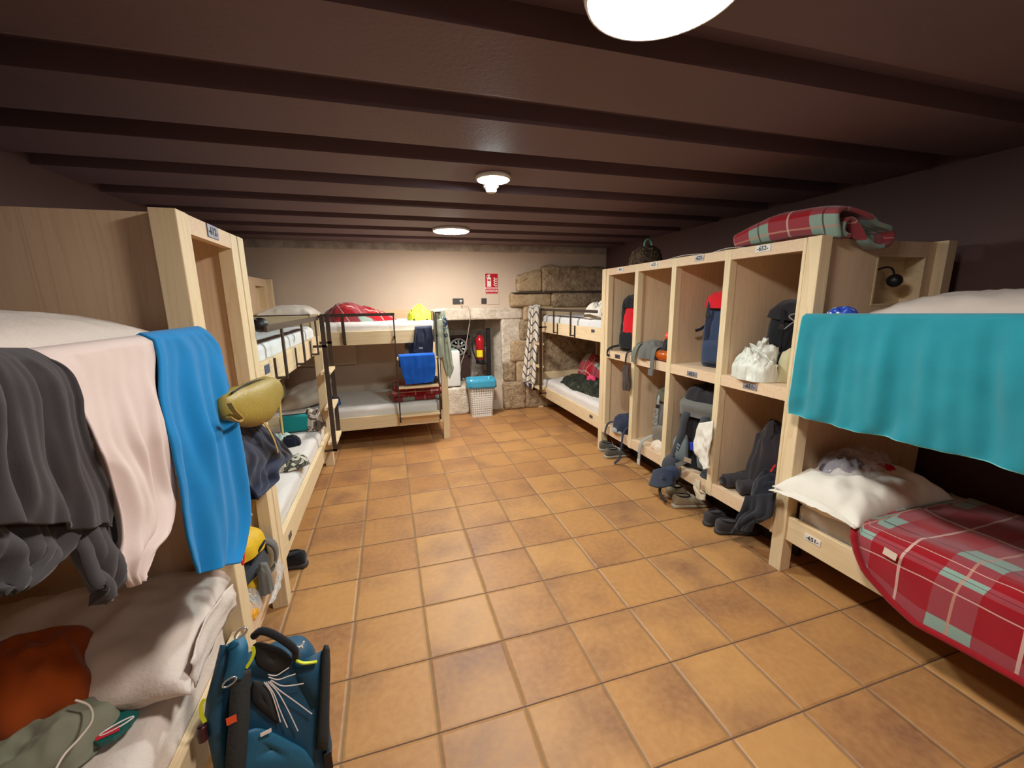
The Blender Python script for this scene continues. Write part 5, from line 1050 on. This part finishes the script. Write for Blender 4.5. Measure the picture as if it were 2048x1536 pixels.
b = sack([(-.07, 0, 0, .05, .03, 2), (-.02, 0, 0, .08, .05, 2.2), (.03, 0, 0, .07, .05, 2.2), (.06, 0, 0, .03, .02, 2)], frame(at(1342, 948, 0, XR - .09), .3, .5), 24, 18, .008, 14, 5); put('crown', b, fab('navy_twill', (44, 56, 80)), t, True)
cl('sock', 'cream sock hanging over the shelf edge below the trekking backpack', 'sock', [(1393, 958, 1402, 962), (1392, 972, 1404, 978), (1396, 984, 1412, 988), (1398, 996, 1412, 1000)], 0, XR - .02, -1, fab('cream_wool', (196, 182, 156)), th=.014, n_f=.8, amp=.01, seed=15, over=0, nu=16, nv=20)
cl('sock', 'second cream sock farther left on the shelf edge below the trekking backpack', 'sock', [(1350, 940, 1360, 942), (1349, 948, 1360, 950), (1350, 956, 1359, 957)], 0, XR - .015, -1, fab('cream_wool', (196, 182, 156)), th=.014, n_f=.8, amp=.008, seed=16, over=0, nu=14, nv=16)
# dark clothes, compartment 651
m_bl2 = fab('black_jersey', (44, 38, 42)); m_nav2 = fab('black_navy_fleece', (34, 36, 44))
tag(put('jacket', heap((2.56, .97, BH), .15, .18, .36, -.3, 40, 60, .6, 6, 2.2, -.3, .6, jit=.05), m_bl2, smooth=True), 'crumpled black hooded top in compartment 651', 'jacket')
t = thing('trousers', 'dark grey clothing with rolled cuffs at the front of compartment 651', 'trousers', (2.38, 1.06, BH))
for k, (y, yaw, ln) in enumerate(((1.13, .5, .13), (1.03, .3, .12))):
    b = sack([(0, 0, 0, .042, .034, 2.3), (.012, 0, 0, .05, .04, 2.3), (.035, 0, 0, .047, .038, 2.3), (.12, 0, .005, .052, .042, 2.3), (.22, 0, .01, .06, .05, 2.3), (.3, 0, .015, .06, .05, 2.2)], Matrix.Translation((2.325 + .015 * k, y, BH + .045)) @ Matrix.Rotation(-.25 - .2 * k, 4, 'Z') @ Matrix.Rotation(1.5, 4, 'Y') @ Matrix.Rotation(1.57, 4, 'Z'), 26, 26, .008, 12, k); put('leg', b, fab('charcoal_fleece', (58, 52, 56)), t, True)
b = B(); lathe(b, (0, 0, 0), [(.001, 0), (.036, .0), (.036, .004), (.001, .005)], 18)
b.transform(Matrix.Translation((2.322, 1.13, BH + .045)) @ Matrix.Rotation(-1.57, 4, 'Y') @ Matrix.Diagonal((.8, 1, 1, 1))); put('cuff_opening', b, m_black, t, True)
cl('sweater', 'black sleeve hanging out of compartment 651 down to the tiles', 'sweater', [(1495, 992, 1552, 985), (1492, 1010, 1548, 1030), (1482, 1028, 1530, 1040), (1476, 1048, 1512, 1045), (1470, 1064, 1504, 1060)], 0, XR - .03, -1, m_nav2, th=.02, n_f=1.6, amp=.016, seed=17, over=0, nu=34, nv=36, crs=.01)
tag(put('fleece', heap((2.45, .87, BH), .14, .115, .18, .2, 41, 50, .6, 8, 2.2, jit=.03), m_nav2, smooth=True), 'black navy fleece bundled against the post in compartment 651', 'fleece')
b = B(); ribbon(b, [at(1541, 944, 0, XR + .02), at(1546, 936, 0, XR + .02), at(1551, 930, 0, XR + .02)], .008, .003, (0, 1, 0), 8); tag(put('red_cord', b, plain('red_cord', (210, 26, 20), .6)), 'short red cord on the black fleece beside the big post', 'cord')
